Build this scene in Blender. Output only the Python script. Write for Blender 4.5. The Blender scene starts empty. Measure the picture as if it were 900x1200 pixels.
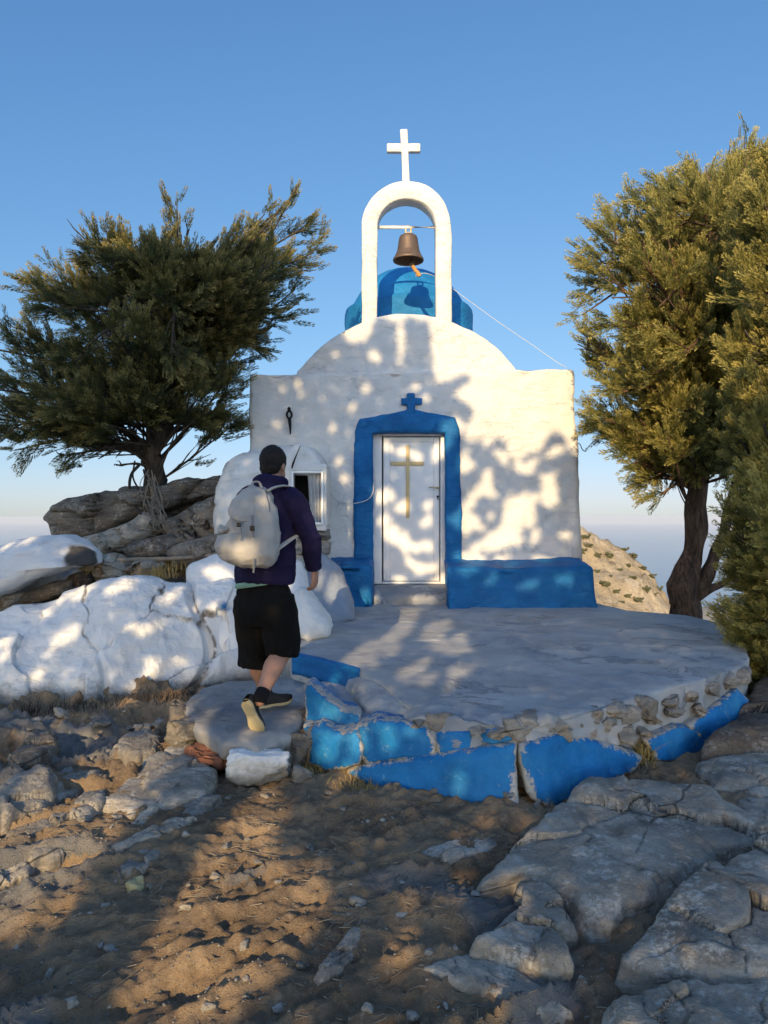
import bpy, math, random
import numpy as np
from mathutils import Vector

random.seed(7)
RNG = np.random.default_rng(7)
F, CX, HY, CH = 860.0, 450.0, 606.0, 1.6     # survey of the site: focal length in px, principal column, horizon row, eye height
AZ, EL = math.radians(11.0), math.radians(18.0)
SUN = np.array([math.sin(AZ) * math.cos(EL), math.cos(AZ) * math.cos(EL), -math.sin(EL)])   # travel direction of the light

scene = bpy.context.scene
COL = scene.collection


def P(u, v, Y):
    return np.array([(u - CX) * Y / F, Y, CH + (HY - v) * Y / F])


def G(u, v, z):
    Y = (CH - z) * F / (v - HY)
    return np.array([(u - CX) * Y / F, Y, z])


# ------------------------------------------------------------------ noise
def _hash(ix, iy, iz, seed):
    h = (ix * 374761393 + iy * 668265263 + iz * 2147483647 + seed * 974634721) & 0xFFFFFFFF
    h = ((h ^ (h >> 13)) * 1274126177) & 0xFFFFFFFF
    h = h ^ (h >> 16)
    return (h & 0xFFFF) / 65535.0


def vnoise(p, seed=0):
    p = np.asarray(p, float)
    i = np.floor(p).astype(np.int64)
    f = p - i
    f = f * f * f * (f * (f * 6 - 15) + 10)
    r = 0
    for dx in (0, 1):
        wx = f[..., 0] if dx else 1 - f[..., 0]
        for dy in (0, 1):
            wy = f[..., 1] if dy else 1 - f[..., 1]
            for dz in (0, 1):
                wz = f[..., 2] if dz else 1 - f[..., 2]
                r = r + wx * wy * wz * _hash(i[..., 0] + dx, i[..., 1] + dy, i[..., 2] + dz, seed)
    return r * 2 - 1


def fbm(p, octaves=4, seed=0, gain=0.5, lac=2.03):
    p = np.asarray(p, float)
    a, s, r = 1.0, 1.0, 0.0
    for o in range(octaves):
        r = r + a * vnoise(p * s + 17.3 * o, seed + o * 13)
        a *= gain
        s *= lac
    return r


def ridged(p, octaves=4, seed=0, gain=0.5, lac=2.03):
    p = np.asarray(p, float)
    a, s, r = 1.0, 1.0, 0.0
    for o in range(octaves):
        r = r + a * (1 - 2 * np.abs(vnoise(p * s + 9.1 * o, seed + o * 7)))
        a *= gain
        s *= lac
    return r


def sstep(a, b, x):
    t = np.clip((np.asarray(x, float) - a) / (b - a), 0, 1)
    return t * t * (3 - 2 * t)


# ------------------------------------------------------------------ object helpers
def tag(o, label=None, cat=None, group=None, kind=None):
    if label: o['label'] = label
    if cat: o['category'] = cat
    if group: o['group'] = group
    if kind: o['kind'] = kind
    return o


def empty(name, loc, label, cat, group=None):
    o = bpy.data.objects.new(name, None)
    COL.objects.link(o)
    o.location = Vector(loc)
    o.empty_display_size = 0.1
    return tag(o, label, cat, group)


def link(name, me, parent=None):
    o = bpy.data.objects.new(name, me)
    COL.objects.link(o)
    if parent is not None:
        o.parent = parent
        w = Vector((0, 0, 0))
        q = parent
        while q is not None:
            w += q.location
            q = q.parent
        o.location = -w          # meshes are written in world coordinates
    return o


def mesh_np(name, V, Fq, mat, parent=None, smooth=True, attrs=None):
    V = np.asarray(V, np.float32)
    me = bpy.data.meshes.new(name)
    if isinstance(Fq, np.ndarray):
        n = Fq.shape[1]
        me.vertices.add(len(V)); me.vertices.foreach_set('co', V.ravel())
        me.loops.add(Fq.size); me.loops.foreach_set('vertex_index', Fq.astype(np.int32).ravel())
        me.polygons.add(len(Fq))
        me.polygons.foreach_set('loop_start', (np.arange(len(Fq)) * n).astype(np.int32))
        me.polygons.foreach_set('loop_total', np.full(len(Fq), n, np.int32))
        me.update(calc_edges=True)
    else:
        me.from_pydata([tuple(map(float, v)) for v in V], [], [tuple(int(i) for i in f) for f in Fq])
        me.update()
    if attrs:
        for k, a in attrs.items():
            at = me.attributes.new(k, 'FLOAT', 'POINT')
            at.data.foreach_set('value', np.asarray(a, np.float32))
    me.validate()
    if smooth:
        me.polygons.foreach_set('use_smooth', np.ones(len(me.polygons), bool))
    me.materials.append(mat)
    return link(name, me, parent)


def vnormals(V, Fq):
    n = np.zeros_like(V)
    a, b, c = V[Fq[:, 0]], V[Fq[:, 1]], V[Fq[:, 2]]
    fn = np.cross(b - a, c - a)
    if Fq.shape[1] == 4:
        d = V[Fq[:, 3]]
        fn = np.cross(c - a, d - b)
    for k in range(Fq.shape[1]):
        np.add.at(n, Fq[:, k], fn)
    l = np.linalg.norm(n, axis=1, keepdims=True)
    return n / np.maximum(l, 1e-9)


def join(parts):
    Vs, Fs, o = [], [], 0
    for V, Fq in parts:
        Vs.append(V); Fs.append(Fq + o); o += len(V)
    return np.vstack(Vs), np.vstack(Fs)


def rbox(lo, hi, r=0.02, step=0.05, amp=0.0, freq=4.0, seed=0):
    """box with rounded edges, cut fine and roughened by hand"""
    lo, hi = np.array(lo, float), np.array(hi, float)
    n = np.maximum(2, np.ceil((hi - lo) / step).astype(int))
    ax = []
    for k in range(3):
        t = np.linspace(lo[k], hi[k], n[k] + 1)
        rr = min(r, (hi[k] - lo[k]) * .45)
        t = np.unique(np.round(np.concatenate([t, [lo[k] + rr * .3, lo[k] + rr, hi[k] - rr, hi[k] - rr * .3]]), 6))
        ax.append(t)
    idx = {}
    V, Fq = [], []

    def vid(p):
        k = (round(p[0], 5), round(p[1], 5), round(p[2], 5))
        if k not in idx:
            idx[k] = len(V); V.append(p)
        return idx[k]
    for k in range(3):
        a, b = (k + 1) % 3, (k + 2) % 3
        for side in (0, 1):
            val = lo[k] if side == 0 else hi[k]
            for i in range(len(ax[a]) - 1):
                for j in range(len(ax[b]) - 1):
                    q = []
                    for (di, dj) in ((0, 0), (1, 0), (1, 1), (0, 1)):
                        p = [0, 0, 0]
                        p[k] = val; p[a] = ax[a][i + di]; p[b] = ax[b][j + dj]
                        q.append(vid(p))
                    if side == 0: q.reverse()
                    Fq.append(q)
    V = np.array(V); Fq = np.array(Fq)
    rr = np.minimum(r, (hi - lo) * .45)
    q = np.clip(V, lo + rr, hi - rr)
    d = V - q
    l = np.linalg.norm(d / rr, axis=1, keepdims=True)
    V = np.where(l > 1e-6, q + d / np.maximum(l, 1e-6), V)
    if amp:
        N = vnormals(V, Fq)
        V = V + N * (fbm(V * freq, 4, seed) * amp)[:, None]
    return V, Fq


def grid_faces(nr, nc, closed_c=False, closed_r=False):
    r = np.arange(nr if closed_r else nr - 1)
    c = np.arange(nc if closed_c else nc - 1)
    R, C = np.meshgrid(r, c, indexing='ij')
    R2, C2 = (R + 1) % nr, (C + 1) % nc
    return np.stack([R * nc + C, R * nc + C2, R2 * nc + C2, R2 * nc + C], -1).reshape(-1, 4)


def resample(pts, n, closed=True, smooth=0):
    pts = np.asarray(pts, float)
    if closed: pts = np.vstack([pts, pts[:1]])
    d = np.concatenate([[0], np.cumsum(np.linalg.norm(np.diff(pts, axis=0), axis=1))])
    t = np.linspace(0, d[-1], n + 1 if closed else n)
    if closed: t = t[:-1]
    out = np.stack([np.interp(t, d, pts[:, k]) for k in range(pts.shape[1])], 1)
    for _ in range(smooth):
        if closed:
            out = .5 * out + .25 * (np.roll(out, 1, 0) + np.roll(out, -1, 0))
        else:
            out[1:-1] = .5 * out[1:-1] + .25 * (out[:-2] + out[2:])
    return out


def catmull(pts, n):
    pts = np.asarray(pts, float)
    m = len(pts)
    ext = np.vstack([2 * pts[0] - pts[1], pts, 2 * pts[-1] - pts[-2]])
    out = []
    ts = np.linspace(0, m - 1, n)
    for t in ts:
        i = min(int(t), m - 2); f = t - i
        p0, p1, p2, p3 = ext[i], ext[i + 1], ext[i + 2], ext[i + 3]
        out.append(.5 * ((2 * p1) + (-p0 + p2) * f + (2 * p0 - 5 * p1 + 4 * p2 - p3) * f * f + (-p0 + 3 * p1 - 3 * p2 + p3) * f ** 3))
    return np.array(out)


def shell(outline, embed, front, back, nang=160, nring=26, power=5.0, amp=0.02, freq=3.0, seed=0,
          edge=0.01, smooth=1, facet=0.0, centre=None, shape=None, aniso=None):
    """closed rock-like body: outline (2-D, star-shaped), embed(q) -> 3-D point on its mid sheet and unit normal,
    front/back = thickness each way."""
    o = resample(outline, nang, True, smooth)
    c = np.array(centre) if centre is not None else o.mean(0)
    size = np.abs(o - c).max()
    ang = np.linspace(0, 2 * math.pi, nang, endpoint=False)
    en = fbm(np.stack([o[:, 0] / size * 3, o[:, 1] / size * 3, np.full(nang, seed * 1.7)], 1), 5, seed + 5, .6)
    o = c + (o - c) * (1 + edge * en)[:, None]
    rs = 1 - (1 - np.linspace(0, 1, nring)) ** 1.8
    rs = rs[1:]
    rows, prof = [], []
    for r in rs:
        rows.append(c + (o - c) * r)
        prof.append(np.full(nang, max(0.0, 1 - r ** power) ** (1 / 2.2)))
    q = np.vstack([c[None]] + rows); h = np.concatenate([[1.0]] + prof)
    base, nrm = embed(q)
    if shape is not None: h = h * shape(q)
    nz = np.stack([q[:, 0] / size, q[:, 1] / size, np.full(len(q), seed * 3.1)], 1)
    fac = 0
    if facet:
        rgf = np.random.default_rng(seed + 900)
        K = 6
        sd_ = c + rgf.uniform(-1, 1, (K, 2)) * np.abs(o - c).max(0) * .9
        wq = q + size * .10 * np.stack([fbm(nz * 3, 3, seed + 61), fbm(nz * 3 + 7, 3, seed + 62)], 1)
        d2 = ((wq[:, None] - sd_[None]) ** 2).sum(2); ki = d2.argmin(1)
        lev = rgf.uniform(0, 1, K) ** 1.5; tl_ = rgf.normal(0, .55, (K, 2))
        fac = np.clip(facet * (lev[ki] + ((q - sd_[ki]) * tl_[ki]).sum(1) / size), -.25, .85)
        ds_ = np.sort(np.sqrt(d2), 1); fac = fac + .10 * facet / .35 * np.exp(-((ds_[:, 1] - ds_[:, 0]) / (size * .018)) ** 2)
    ft = base + nrm * (h * front * (1 - fac * 1.0 if facet else 1))[:, None] if not facet else base + nrm * (h * front * (1 - fac))[:, None]
    bk = base - nrm * (h * back)[:, None]
    nr = nring - 1
    V = np.vstack([ft, bk[:-nang]])        # share the rim ring
    nf = len(ft)
    Fl = []
    tri = [(0, 1 + (k + 1) % nang, 1 + k) for k in range(nang)]
    gf = grid_faces(nr, nang, True) + 1
    quads = gf[:, ::-1]
    def bi(i):   # index of back vertex for front index i
        return np.where(i >= nf - nang, i, i + nf)
    tf = np.array([[0, 1 + k, 1 + k, 1 + (k + 1) % nang] for k in range(nang)])
    Fq = np.vstack([quads])
    Fb = bi(gf)
    t1 = np.array([[0, 1 + k, 1 + (k + 1) % nang] for k in range(nang)])
    t2 = bi(t1)[:, ::-1]
    N = None
    allq = np.vstack([Fq[:, ::-1], Fb[:, ::-1][:, ::-1][:, ::-1]])
    # orient: front faces outward along +nrm
    e = np.cross(V[gf[0, 1]] - V[gf[0, 0]], V[gf[0, 3]] - V[gf[0, 0]])
    flip = np.dot(e, nrm[1]) < 0
    fq = gf[:, ::-1] if flip else gf
    bq = bi(gf) if flip else bi(gf)[:, ::-1]
    ft3 = t1 if np.dot(np.cross(V[1] - V[0], V[2] - V[0]), nrm[0]) > 0 else t1[:, ::-1]
    bt3 = bi(ft3)[:, ::-1]
    Q = np.vstack([fq, bq])
    if amp:
        N = vnormals(V, Q)
        pv = V * freq
        if aniso is not None: pv = pv * np.array(aniso)
        dsp = fbm(pv, 6, seed + 21, .52) * .6 + ridged(pv * .7, 4, seed + 40) * .4
        V = V + N * (dsp * amp)[:, None]
    faces = [tuple(f) for f in Q] + [tuple(f) for f in ft3] + [tuple(f) for f in bt3]
    return V, faces


def ground_slab(name, px, z, h, mat, seed, label, cat='rock', group=None, tilt=(0, 0), power=5, amp=.02, freq=3.0, facet=.25, edge=.04,
                nang=200, nring=34, parent=None, deep=.25, aniso=(1.4, .8, 2.0)):
    o = np.array([G(u, v, z)[:2] for u, v in px])
    c = o.mean(0)

    def emb(q):
        b = np.zeros((len(q), 3)); b[:, :2] = q
        b[:, 2] = z - .03 + (q[:, 0] - c[0]) * tilt[0] + (q[:, 1] - c[1]) * tilt[1]
        n = np.zeros((len(q), 3)); n[:, 2] = 1
        return b, n
    V, f = shell(o, emb, h, deep, nang, nring, power, amp, freq, seed, edge, 1, facet, aniso=aniso)
    ob = mesh_np(name, V, f, mat, parent)
    if parent is None: tag(ob, label, cat, group)
    elif label: ob['label'] = label
    return ob


def face_block(name, px, Yf, front, back, mat, seed, label=None, cat=None, group=None, parent=None, power=7, amp=.012, freq=5,
               edge=.03, facet=0, nang=160, nring=24, smooth=1):
    """a block standing upright: outline surveyed in (column,row), Yf(u,v) = distance of its face"""
    def emb(q):
        Y = Yf(q[:, 0], q[:, 1])
        b = np.stack([(q[:, 0] - CX) * Y / F, Y, CH + (HY - q[:, 1]) * Y / F], 1)
        n = np.zeros((len(q), 3)); n[:, 1] = -1
        return b, n
    V, f = shell(np.array(px, float), emb, front, back, nang, nring, power, amp, freq, seed, edge, smooth, facet)
    ob = mesh_np(name, V, f, mat, parent)
    if parent is None: tag(ob, label, cat, group)
    elif label: ob['label'] = label
    return ob


def chisel(c, dims, seed, rotz=0.0, tilt=0.0, n=18, nplanes=14, amp=.04):
    """faceted stone: convex body cut by planes, roughened"""
    rg = np.random.default_rng(seed)
    lin = np.linspace(-1, 1, n)
    pieces = []
    for k in range(3):
        for s in (-1, 1):
            A, B = np.meshgrid(lin, lin, indexing='ij')
            p = np.zeros((n * n, 3))
            p[:, k] = s; p[:, (k + 1) % 3] = (A * s).ravel(); p[:, (k + 2) % 3] = B.ravel()
            pieces.append((p, grid_faces(n, n)))
    V, Fq = join(pieces)
    key = np.round(V, 5)
    _, first, inv = np.unique(key, axis=0, return_index=True, return_inverse=True)
    V = V[first]; Fq = inv.ravel()[Fq]
    V = np.tan(V * math.pi / 4)
    D = V / np.linalg.norm(V, axis=1, keepdims=True)
    pn = rg.normal(size=(nplanes, 3)); pn /= np.linalg.norm(pn, axis=1, keepdims=True)
    pn = np.vstack([pn, np.eye(3), -np.eye(3)])
    pd = np.concatenate([rg.uniform(.62, 1.0, nplanes), rg.uniform(.8, .95, 6)])
    dots = D @ pn.T
    rad = np.where(dots > .05, pd / np.maximum(dots, .05), 9).min(1)
    rad = np.minimum(rad, 1.25)
    V = D * rad[:, None]
    V = V + D * (fbm(V * 2.3 + seed, 4, seed, .55) * amp * 2)[:, None]
    V = V * np.array(dims) * .5
    ct, st = math.cos(tilt), math.sin(tilt)
    V = V @ np.array([[ct, 0, st], [0, 1, 0], [-st, 0, ct]]).T
    cz, sz = math.cos(rotz), math.sin(rotz)
    V = V @ np.array([[cz, -sz, 0], [sz, cz, 0], [0, 0, 1]]).T
    N = vnormals(V, Fq)
    if np.mean(np.sum(N * V, 1)) < 0: Fq = Fq[:, ::-1]
    return V + np.array(c), Fq


def tube(pts, ra, rb=None, nseg=16, side=(1, 0, 0), cap=True):
    """tapered limb through pts; ra/rb radii along side / across"""
    pts = np.asarray(pts, float); m = len(pts)
    ra = np.broadcast_to(np.asarray(ra, float), (m,)); rb = ra if rb is None else np.broadcast_to(np.asarray(rb, float), (m,))
    T = np.gradient(pts, axis=0); T /= np.maximum(np.linalg.norm(T, axis=1, keepdims=True), 1e-9)
    side = np.asarray(side, float)
    a = np.linspace(0, 2 * math.pi, nseg, endpoint=False)
    rows = []
    for i in range(m):
        e1 = side - T[i] * np.dot(side, T[i])
        if np.linalg.norm(e1) < 1e-3:
            e1 = np.array([0, 1, 0]) - T[i] * T[i][1]
        e1 /= np.linalg.norm(e1)
        e2 = np.cross(T[i], e1)
        rows.append(pts[i] + np.outer(np.cos(a), e1) * ra[i] + np.outer(np.sin(a), e2) * rb[i])
    V = np.vstack(rows)
    Fq = grid_faces(m, nseg, True)
    if cap:
        V = np.vstack([V, pts[0][None], pts[-1][None]])
        k0, k1 = len(V) - 2, len(V) - 1
        j = np.arange(nseg); j2 = (j + 1) % nseg
        c0 = np.stack([np.full(nseg, k0), j2, j, j], 1)
        c1 = np.stack([np.full(nseg, k1), (m - 1) * nseg + j, (m - 1) * nseg + j2, (m - 1) * nseg + j2], 1)
        Fl = [tuple(f) for f in Fq] + [tuple(f[:3]) for f in c0] + [tuple(f[:3]) for f in c1]
        return V, Fl
    return V, Fq


def joinl(parts):
    Vs, Fs, o = [], [], 0
    for V, Fq in parts:
        Vs.append(np.asarray(V)); Fs += [tuple(int(i) + o for i in f) for f in Fq]; o += len(V)
    return np.vstack(Vs), Fs


def ellipsoid(c, r, nu=24, nv=16, rot=None):
    u = np.linspace(0, 2 * math.pi, nu, endpoint=False)
    v = np.linspace(0, math.pi, nv)
    Vs = []
    for t in v:
        Vs.append(np.stack([np.sin(t) * np.cos(u), np.sin(t) * np.sin(u), np.full(nu, math.cos(t))], 1))
    V = np.vstack(Vs) * np.array(r)
    if rot is not None: V = V @ np.array(rot).T
    Fq = grid_faces(nv, nu, True)[:, ::-1]
    return V + np.array(c), [tuple(f) for f in Fq]


def remesh(parts, voxel, smooth=6, fac=.5, wrinkle=0, wfreq=8, seed=0, wscale=(1, 1, 1)):
    V, Fl = joinl(parts)
    me = bpy.data.meshes.new('tmp')
    me.from_pydata([tuple(map(float, v)) for v in V], [], Fl)
    me.update()
    o = bpy.data.objects.new('tmp', me)
    COL.objects.link(o)
    m = o.modifiers.new('r', 'REMESH'); m.mode = 'VOXEL'; m.voxel_size = voxel; m.use_smooth_shade = True
    s = o.modifiers.new('s', 'SMOOTH'); s.iterations = smooth; s.factor = fac
    dg = bpy.context.evaluated_depsgraph_get()
    dg.update()
    me2 = bpy.data.meshes.new_from_object(o.evaluated_get(dg))
    bpy.data.objects.remove(o); bpy.data.meshes.remove(me)
    n = len(me2.vertices)
    co = np.zeros(n * 3, np.float32); me2.vertices.foreach_get('co', co); co = co.reshape(-1, 3)
    if wrinkle:
        nn = np.zeros(n * 3, np.float32); me2.vertices.foreach_get('normal', nn); nn = nn.reshape(-1, 3)
        d = ridged(co * wfreq * np.array(wscale), 3, seed)
        co = co + nn * (d * wrinkle)[:, None].astype(np.float32)
        me2.vertices.foreach_set('co', co.ravel()); me2.update()
    me2.polygons.foreach_set('use_smooth', np.ones(len(me2.polygons), bool))
    return me2


def put(name, me, mat, parent=None):
    me.name = name
    me.materials.clear(); me.materials.append(mat)
    return link(name, me, parent)


# ------------------------------------------------------------------ materials
class NT:
    def __init__(self, name, rough=.8, spec=.3):
        self.m = bpy.data.materials.new(name); self.m.use_nodes = True
        self.t = self.m.node_tree; self.b = self.t.nodes['Principled BSDF']
        self.b.inputs['Roughness'].default_value = rough
        self.b.inputs['Specular IOR Level'].default_value = spec
        self.tc = self.t.nodes.new('ShaderNodeNewGeometry').outputs['Position']

    def n(self, typ, **kw):
        nd = self.t.nodes.new(typ)
        for k, v in kw.items(): setattr(nd, k, v)
        return nd

    def l(self, a, b): self.t.links.new(a, b)

    def val(self, s, x):
        if isinstance(x, bpy.types.NodeSocket): self.l(x, s)
        elif isinstance(x, (tuple, list)) and len(x) == 3 and s.type == 'RGBA': s.default_value = (*x, 1)
        else: s.default_value = x

    def scale(self, sx, sy, sz, rot=(0, 0, 0)):
        m = self.n('ShaderNodeMapping'); self.l(self.tc, m.inputs['Vector'])
        m.inputs['Scale'].default_value = (sx, sy, sz); m.inputs['Rotation'].default_value = rot
        return m.outputs[0]

    def noise(self, scale, detail=6, rough=.6, vec=None, dist=0):
        nd = self.n('ShaderNodeTexNoise'); nd.inputs['Scale'].default_value = scale
        nd.inputs['Detail'].default_value = detail; nd.inputs['Roughness'].default_value = rough
        nd.inputs['Distortion'].default_value = dist
        self.l(vec or self.tc, nd.inputs['Vector'])
        return nd.outputs['Fac']

    def voro(self, scale, feature='F1', vec=None, rand=1):
        nd = self.n('ShaderNodeTexVoronoi', feature=feature); nd.inputs['Scale'].default_value = scale
        nd.inputs['Randomness'].default_value = rand
        self.l(vec or self.tc, nd.inputs['Vector'])
        return nd.outputs['Distance']

    def ramp(self, fac, lo, hi, a=0.0, b=1.0):
        nd = self.n('ShaderNodeMapRange'); nd.interpolation_type = 'SMOOTHSTEP'
        self.val(nd.inputs['Value'], fac)
        nd.inputs['From Min'].default_value = lo; nd.inputs['From Max'].default_value = hi
        nd.inputs['To Min'].default_value = a; nd.inputs['To Max'].default_value = b
        return nd.outputs[0]

    def math(self, op, a, b=0.0):
        nd = self.n('ShaderNodeMath', operation=op); self.val(nd.inputs[0], a); self.val(nd.inputs[1], b)
        return nd.outputs[0]

    def mix(self, fac, a, b):
        nd = self.n('ShaderNodeMix', data_type='RGBA'); self.val(nd.inputs['Factor'], fac)
        self.val(nd.inputs[6], a); self.val(nd.inputs[7], b)
        return nd.outputs[2]

    def attr(self, name):
        nd = self.n('ShaderNodeAttribute'); nd.attribute_name = name
        return nd.outputs['Fac']

    def objrand(self):
        return self.n('ShaderNodeObjectInfo').outputs['Random']

    def near(self, c, r, soft):
        nd = self.n('ShaderNodeVectorMath', operation='DISTANCE'); self.l(self.tc, nd.inputs[0]); nd.inputs[1].default_value = c
        d = self.math('ADD', nd.outputs['Value'], self.math('MULTIPLY', self.math('SUBTRACT', self.noise(9, 4), .5), soft * 3))
        return self.ramp(d, r - soft, r + soft, 1, 0)

    def z(self):
        nd = self.n('ShaderNodeSeparateXYZ'); self.l(self.tc, nd.inputs[0])
        return nd.outputs

    def bump(self, h, strength=.5, dist=.02, normal=None):
        nd = self.n('ShaderNodeBump'); nd.inputs['Strength'].default_value = strength; nd.inputs['Distance'].default_value = dist
        self.l(h, nd.inputs['Height'])
        if normal: self.l(normal, nd.inputs['Normal'])
        return nd.outputs[0]

    def done(self, col=None, normal=None, rough=None):
        if col is not None: self.val(self.b.inputs['Base Color'], col)
        if normal is not None: self.l(normal, self.b.inputs['Normal'])
        if rough is not None: self.val(self.b.inputs['Roughness'], rough)
        return self.m


def m_plain(name, col, rough=.6, metal=0.0, var=.15, vs=30, bump=0.0, bs=60):
    t = NT(name, rough)
    n = t.noise(vs, 4)
    c = t.mix(n, tuple(x * (1 - var) for x in col), tuple(min(1, x * (1 + var)) for x in col))
    t.b.inputs['Metallic'].default_value = metal
    return t.done(c, t.bump(t.noise(bs, 4), bump, .004) if bump else None)


def m_whitewash(name, dirty=.25, base=(.80, .79, .77), lumps=1.0, foot=None, patch=None, dark=None):
    t = NT(name, .85, .2)
    big = t.noise(1.6, 5); fine = t.noise(34, 6, .7)
    c = t.mix(t.ramp(big, .35, .7), base, tuple(x * .93 for x in base))
    st = t.noise(7.5, 8, .72, t.scale(1, 1, .6), 1.2)
    c = t.mix(t.ramp(st, .62, .74, 0, dirty), c, (.42, .40, .36))
    # hairline cracks in the lime coats
    w = t.noise(3.2, 4, .6)
    crv = t.n('ShaderNodeVectorMath', operation='ADD'); t.l(t.scale(1.0, 1.0, 2.3), crv.inputs[0])
    comb = t.n('ShaderNodeCombineXYZ'); t.l(w, comb.inputs[0]); t.l(t.noise(2.7, 4), comb.inputs[2]); t.l(comb.outputs[0], crv.inputs[1])
    ce = t.voro(2.6, 'DISTANCE_TO_EDGE', crv.outputs[0])
    crack = t.math('MULTIPLY', t.ramp(ce, .0, .012, 1, 0), t.ramp(t.noise(1.3, 3), .48, .6))
    c = t.mix(t.math('MULTIPLY', crack, .55), c, (.33, .31, .28))
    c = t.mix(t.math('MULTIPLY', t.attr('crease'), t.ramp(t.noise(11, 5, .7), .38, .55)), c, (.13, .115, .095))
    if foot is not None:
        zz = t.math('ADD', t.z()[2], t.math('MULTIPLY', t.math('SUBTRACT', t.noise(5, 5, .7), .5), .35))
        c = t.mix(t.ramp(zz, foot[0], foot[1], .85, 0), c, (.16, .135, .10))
    if dark is not None:
        c = t.mix(t.near(dark[0], dark[1], dark[2]), c, (.07, .068, .065))
    if patch is not None:
        for (pc, pr, ps) in patch: c = t.mix(t.near(pc, pr, ps), c, (.025, .13, .30))
    ch = t.ramp(t.noise(4.2, 7, .62, t.scale(.8, .8, 3.2), .9), .56, .585)      # chipped coats, in level streaks
    ch = t.math('MULTIPLY', ch, t.ramp(t.noise(1.1, 4), .42, .58))
    h = t.math('ADD', t.math('MULTIPLY', t.noise(5, 5, .55), 1.0), t.math('MULTIPLY', fine, .12))
    h = t.math('SUBTRACT', h, t.math('MULTIPLY', ch, .28))
    h = t.math('SUBTRACT', h, t.math('MULTIPLY', crack, .25))
    h2 = t.noise(14, 5, .6, t.scale(.6, 1, 1.8), .6)
    nrm = t.bump(h2, .35 * lumps, .02, t.bump(h, .55 * lumps, .05))
    return t.done(c, nrm)


def m_blue(name, base=(.005, .12, .34), wear=.25):
    t = NT(name, .62, .25)
    c = t.mix(t.ramp(t.noise(3, 6, .65), .3, .72), tuple(x * .8 for x in base), (base[0] * 1.6, base[1] * 1.2, base[2] * 1.12))
    c = t.mix(t.ramp(t.noise(16, 8, .75, None, .8), .60, .70, 0, wear), c, (.13, .24, .34))
    c = t.mix(t.ramp(t.noise(55, 3, .6), .70, .76, 0, .5 * wear), c, (.5, .5, .48))
    nrm = t.bump(t.noise(30, 6, .7), .3, .012, t.bump(t.noise(6, 5, .6, t.scale(1, 1, 1.7), .8), .6, .05))
    return t.done(c, nrm)


def m_panel(name):
    """blue lime paint over rubble; the coat ends before the edges, bare mortar along the rim ('rim' attribute)"""
    t = NT(name, .65, .25)
    base = (.005, .125, .34)
    c = t.mix(t.ramp(t.noise(3, 6, .65), .3, .72), tuple(x * .85 for x in base), (.012, .18, .46))
    c = t.mix(t.ramp(t.noise(2.1, 7, .7, None, .6), .46, .66, 0, .55), c, (.045, .24, .44))
    c = t.mix(t.ramp(t.noise(13, 8, .75, None, .8), .56, .70, 0, .55), c, (.16, .29, .38))
    c = t.mix(t.ramp(t.noise(31, 7, .75), .64, .70, 0, .7), c, (.42, .41, .38))
    edge = t.math('ADD', t.attr('rim'), t.math('MULTIPLY', t.math('SUBTRACT', t.noise(22, 6, .7), .5), .55))
    k = t.ramp(edge, .87, .92)
    c = t.mix(k, c, t.mix(t.noise(40, 5), (.28, .25, .21), (.55, .53, .49)))
    nrm = t.bump(t.math('SUBTRACT', t.noise(26, 6, .7), t.math('MULTIPLY', k, .6)), .5, .012, t.bump(t.noise(6, 5, .6), .5, .04))
    return t.done(c, nrm)


def m_cement(name, blue=.25, base=(.335, .34, .345)):
    t = NT(name, .8, .3)
    c = t.mix(t.ramp(t.noise(2.2, 8, .65), .3, .7), tuple(x * .78 for x in base), tuple(x * 1.18 for x in base))
    fl = t.noise(2.4, 9, .7, t.scale(.9, 1.2, 1), .7)
    k = t.ramp(fl, .545, .575)                                   # flaked-off topping
    k = t.math('MULTIPLY', k, t.ramp(t.noise(.55, 3), .46, .56))
    c = t.mix(t.math('MULTIPLY', k, .55), c, (.15, .16, .175))
    c = t.mix(t.ramp(t.noise(.9, 6, .6, None, .5), .42, .66, 0, .5), c, (.43, .42, .395))
    bl = t.noise(1.3, 8, .7, None, .7)
    c = t.mix(t.ramp(bl, .5, .62, 0, blue), c, (.07, .15, .26))
    rimk = t.math('MULTIPLY', t.ramp(t.noise(.55, 3), .46, .56), t.ramp(t.math('ABSOLUTE', t.math('SUBTRACT', fl, .56)), .0, .012, 1, 0))
    c = t.mix(t.math('MULTIPLY', rimk, .5), c, (.06, .06, .065))
    c = t.mix(t.ramp(t.noise(60, 4, .6), .66, .74, 0, .35), c, (.5, .48, .44))
    h = t.math('SUBTRACT', t.math('MULTIPLY', t.noise(18, 7, .65), .35), t.math('MULTIPLY', k, .5))
    nrm = t.bump(h, .6, .02, t.bump(t.noise(3, 5), .4, .05))
    return t.done(c, nrm)


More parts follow.
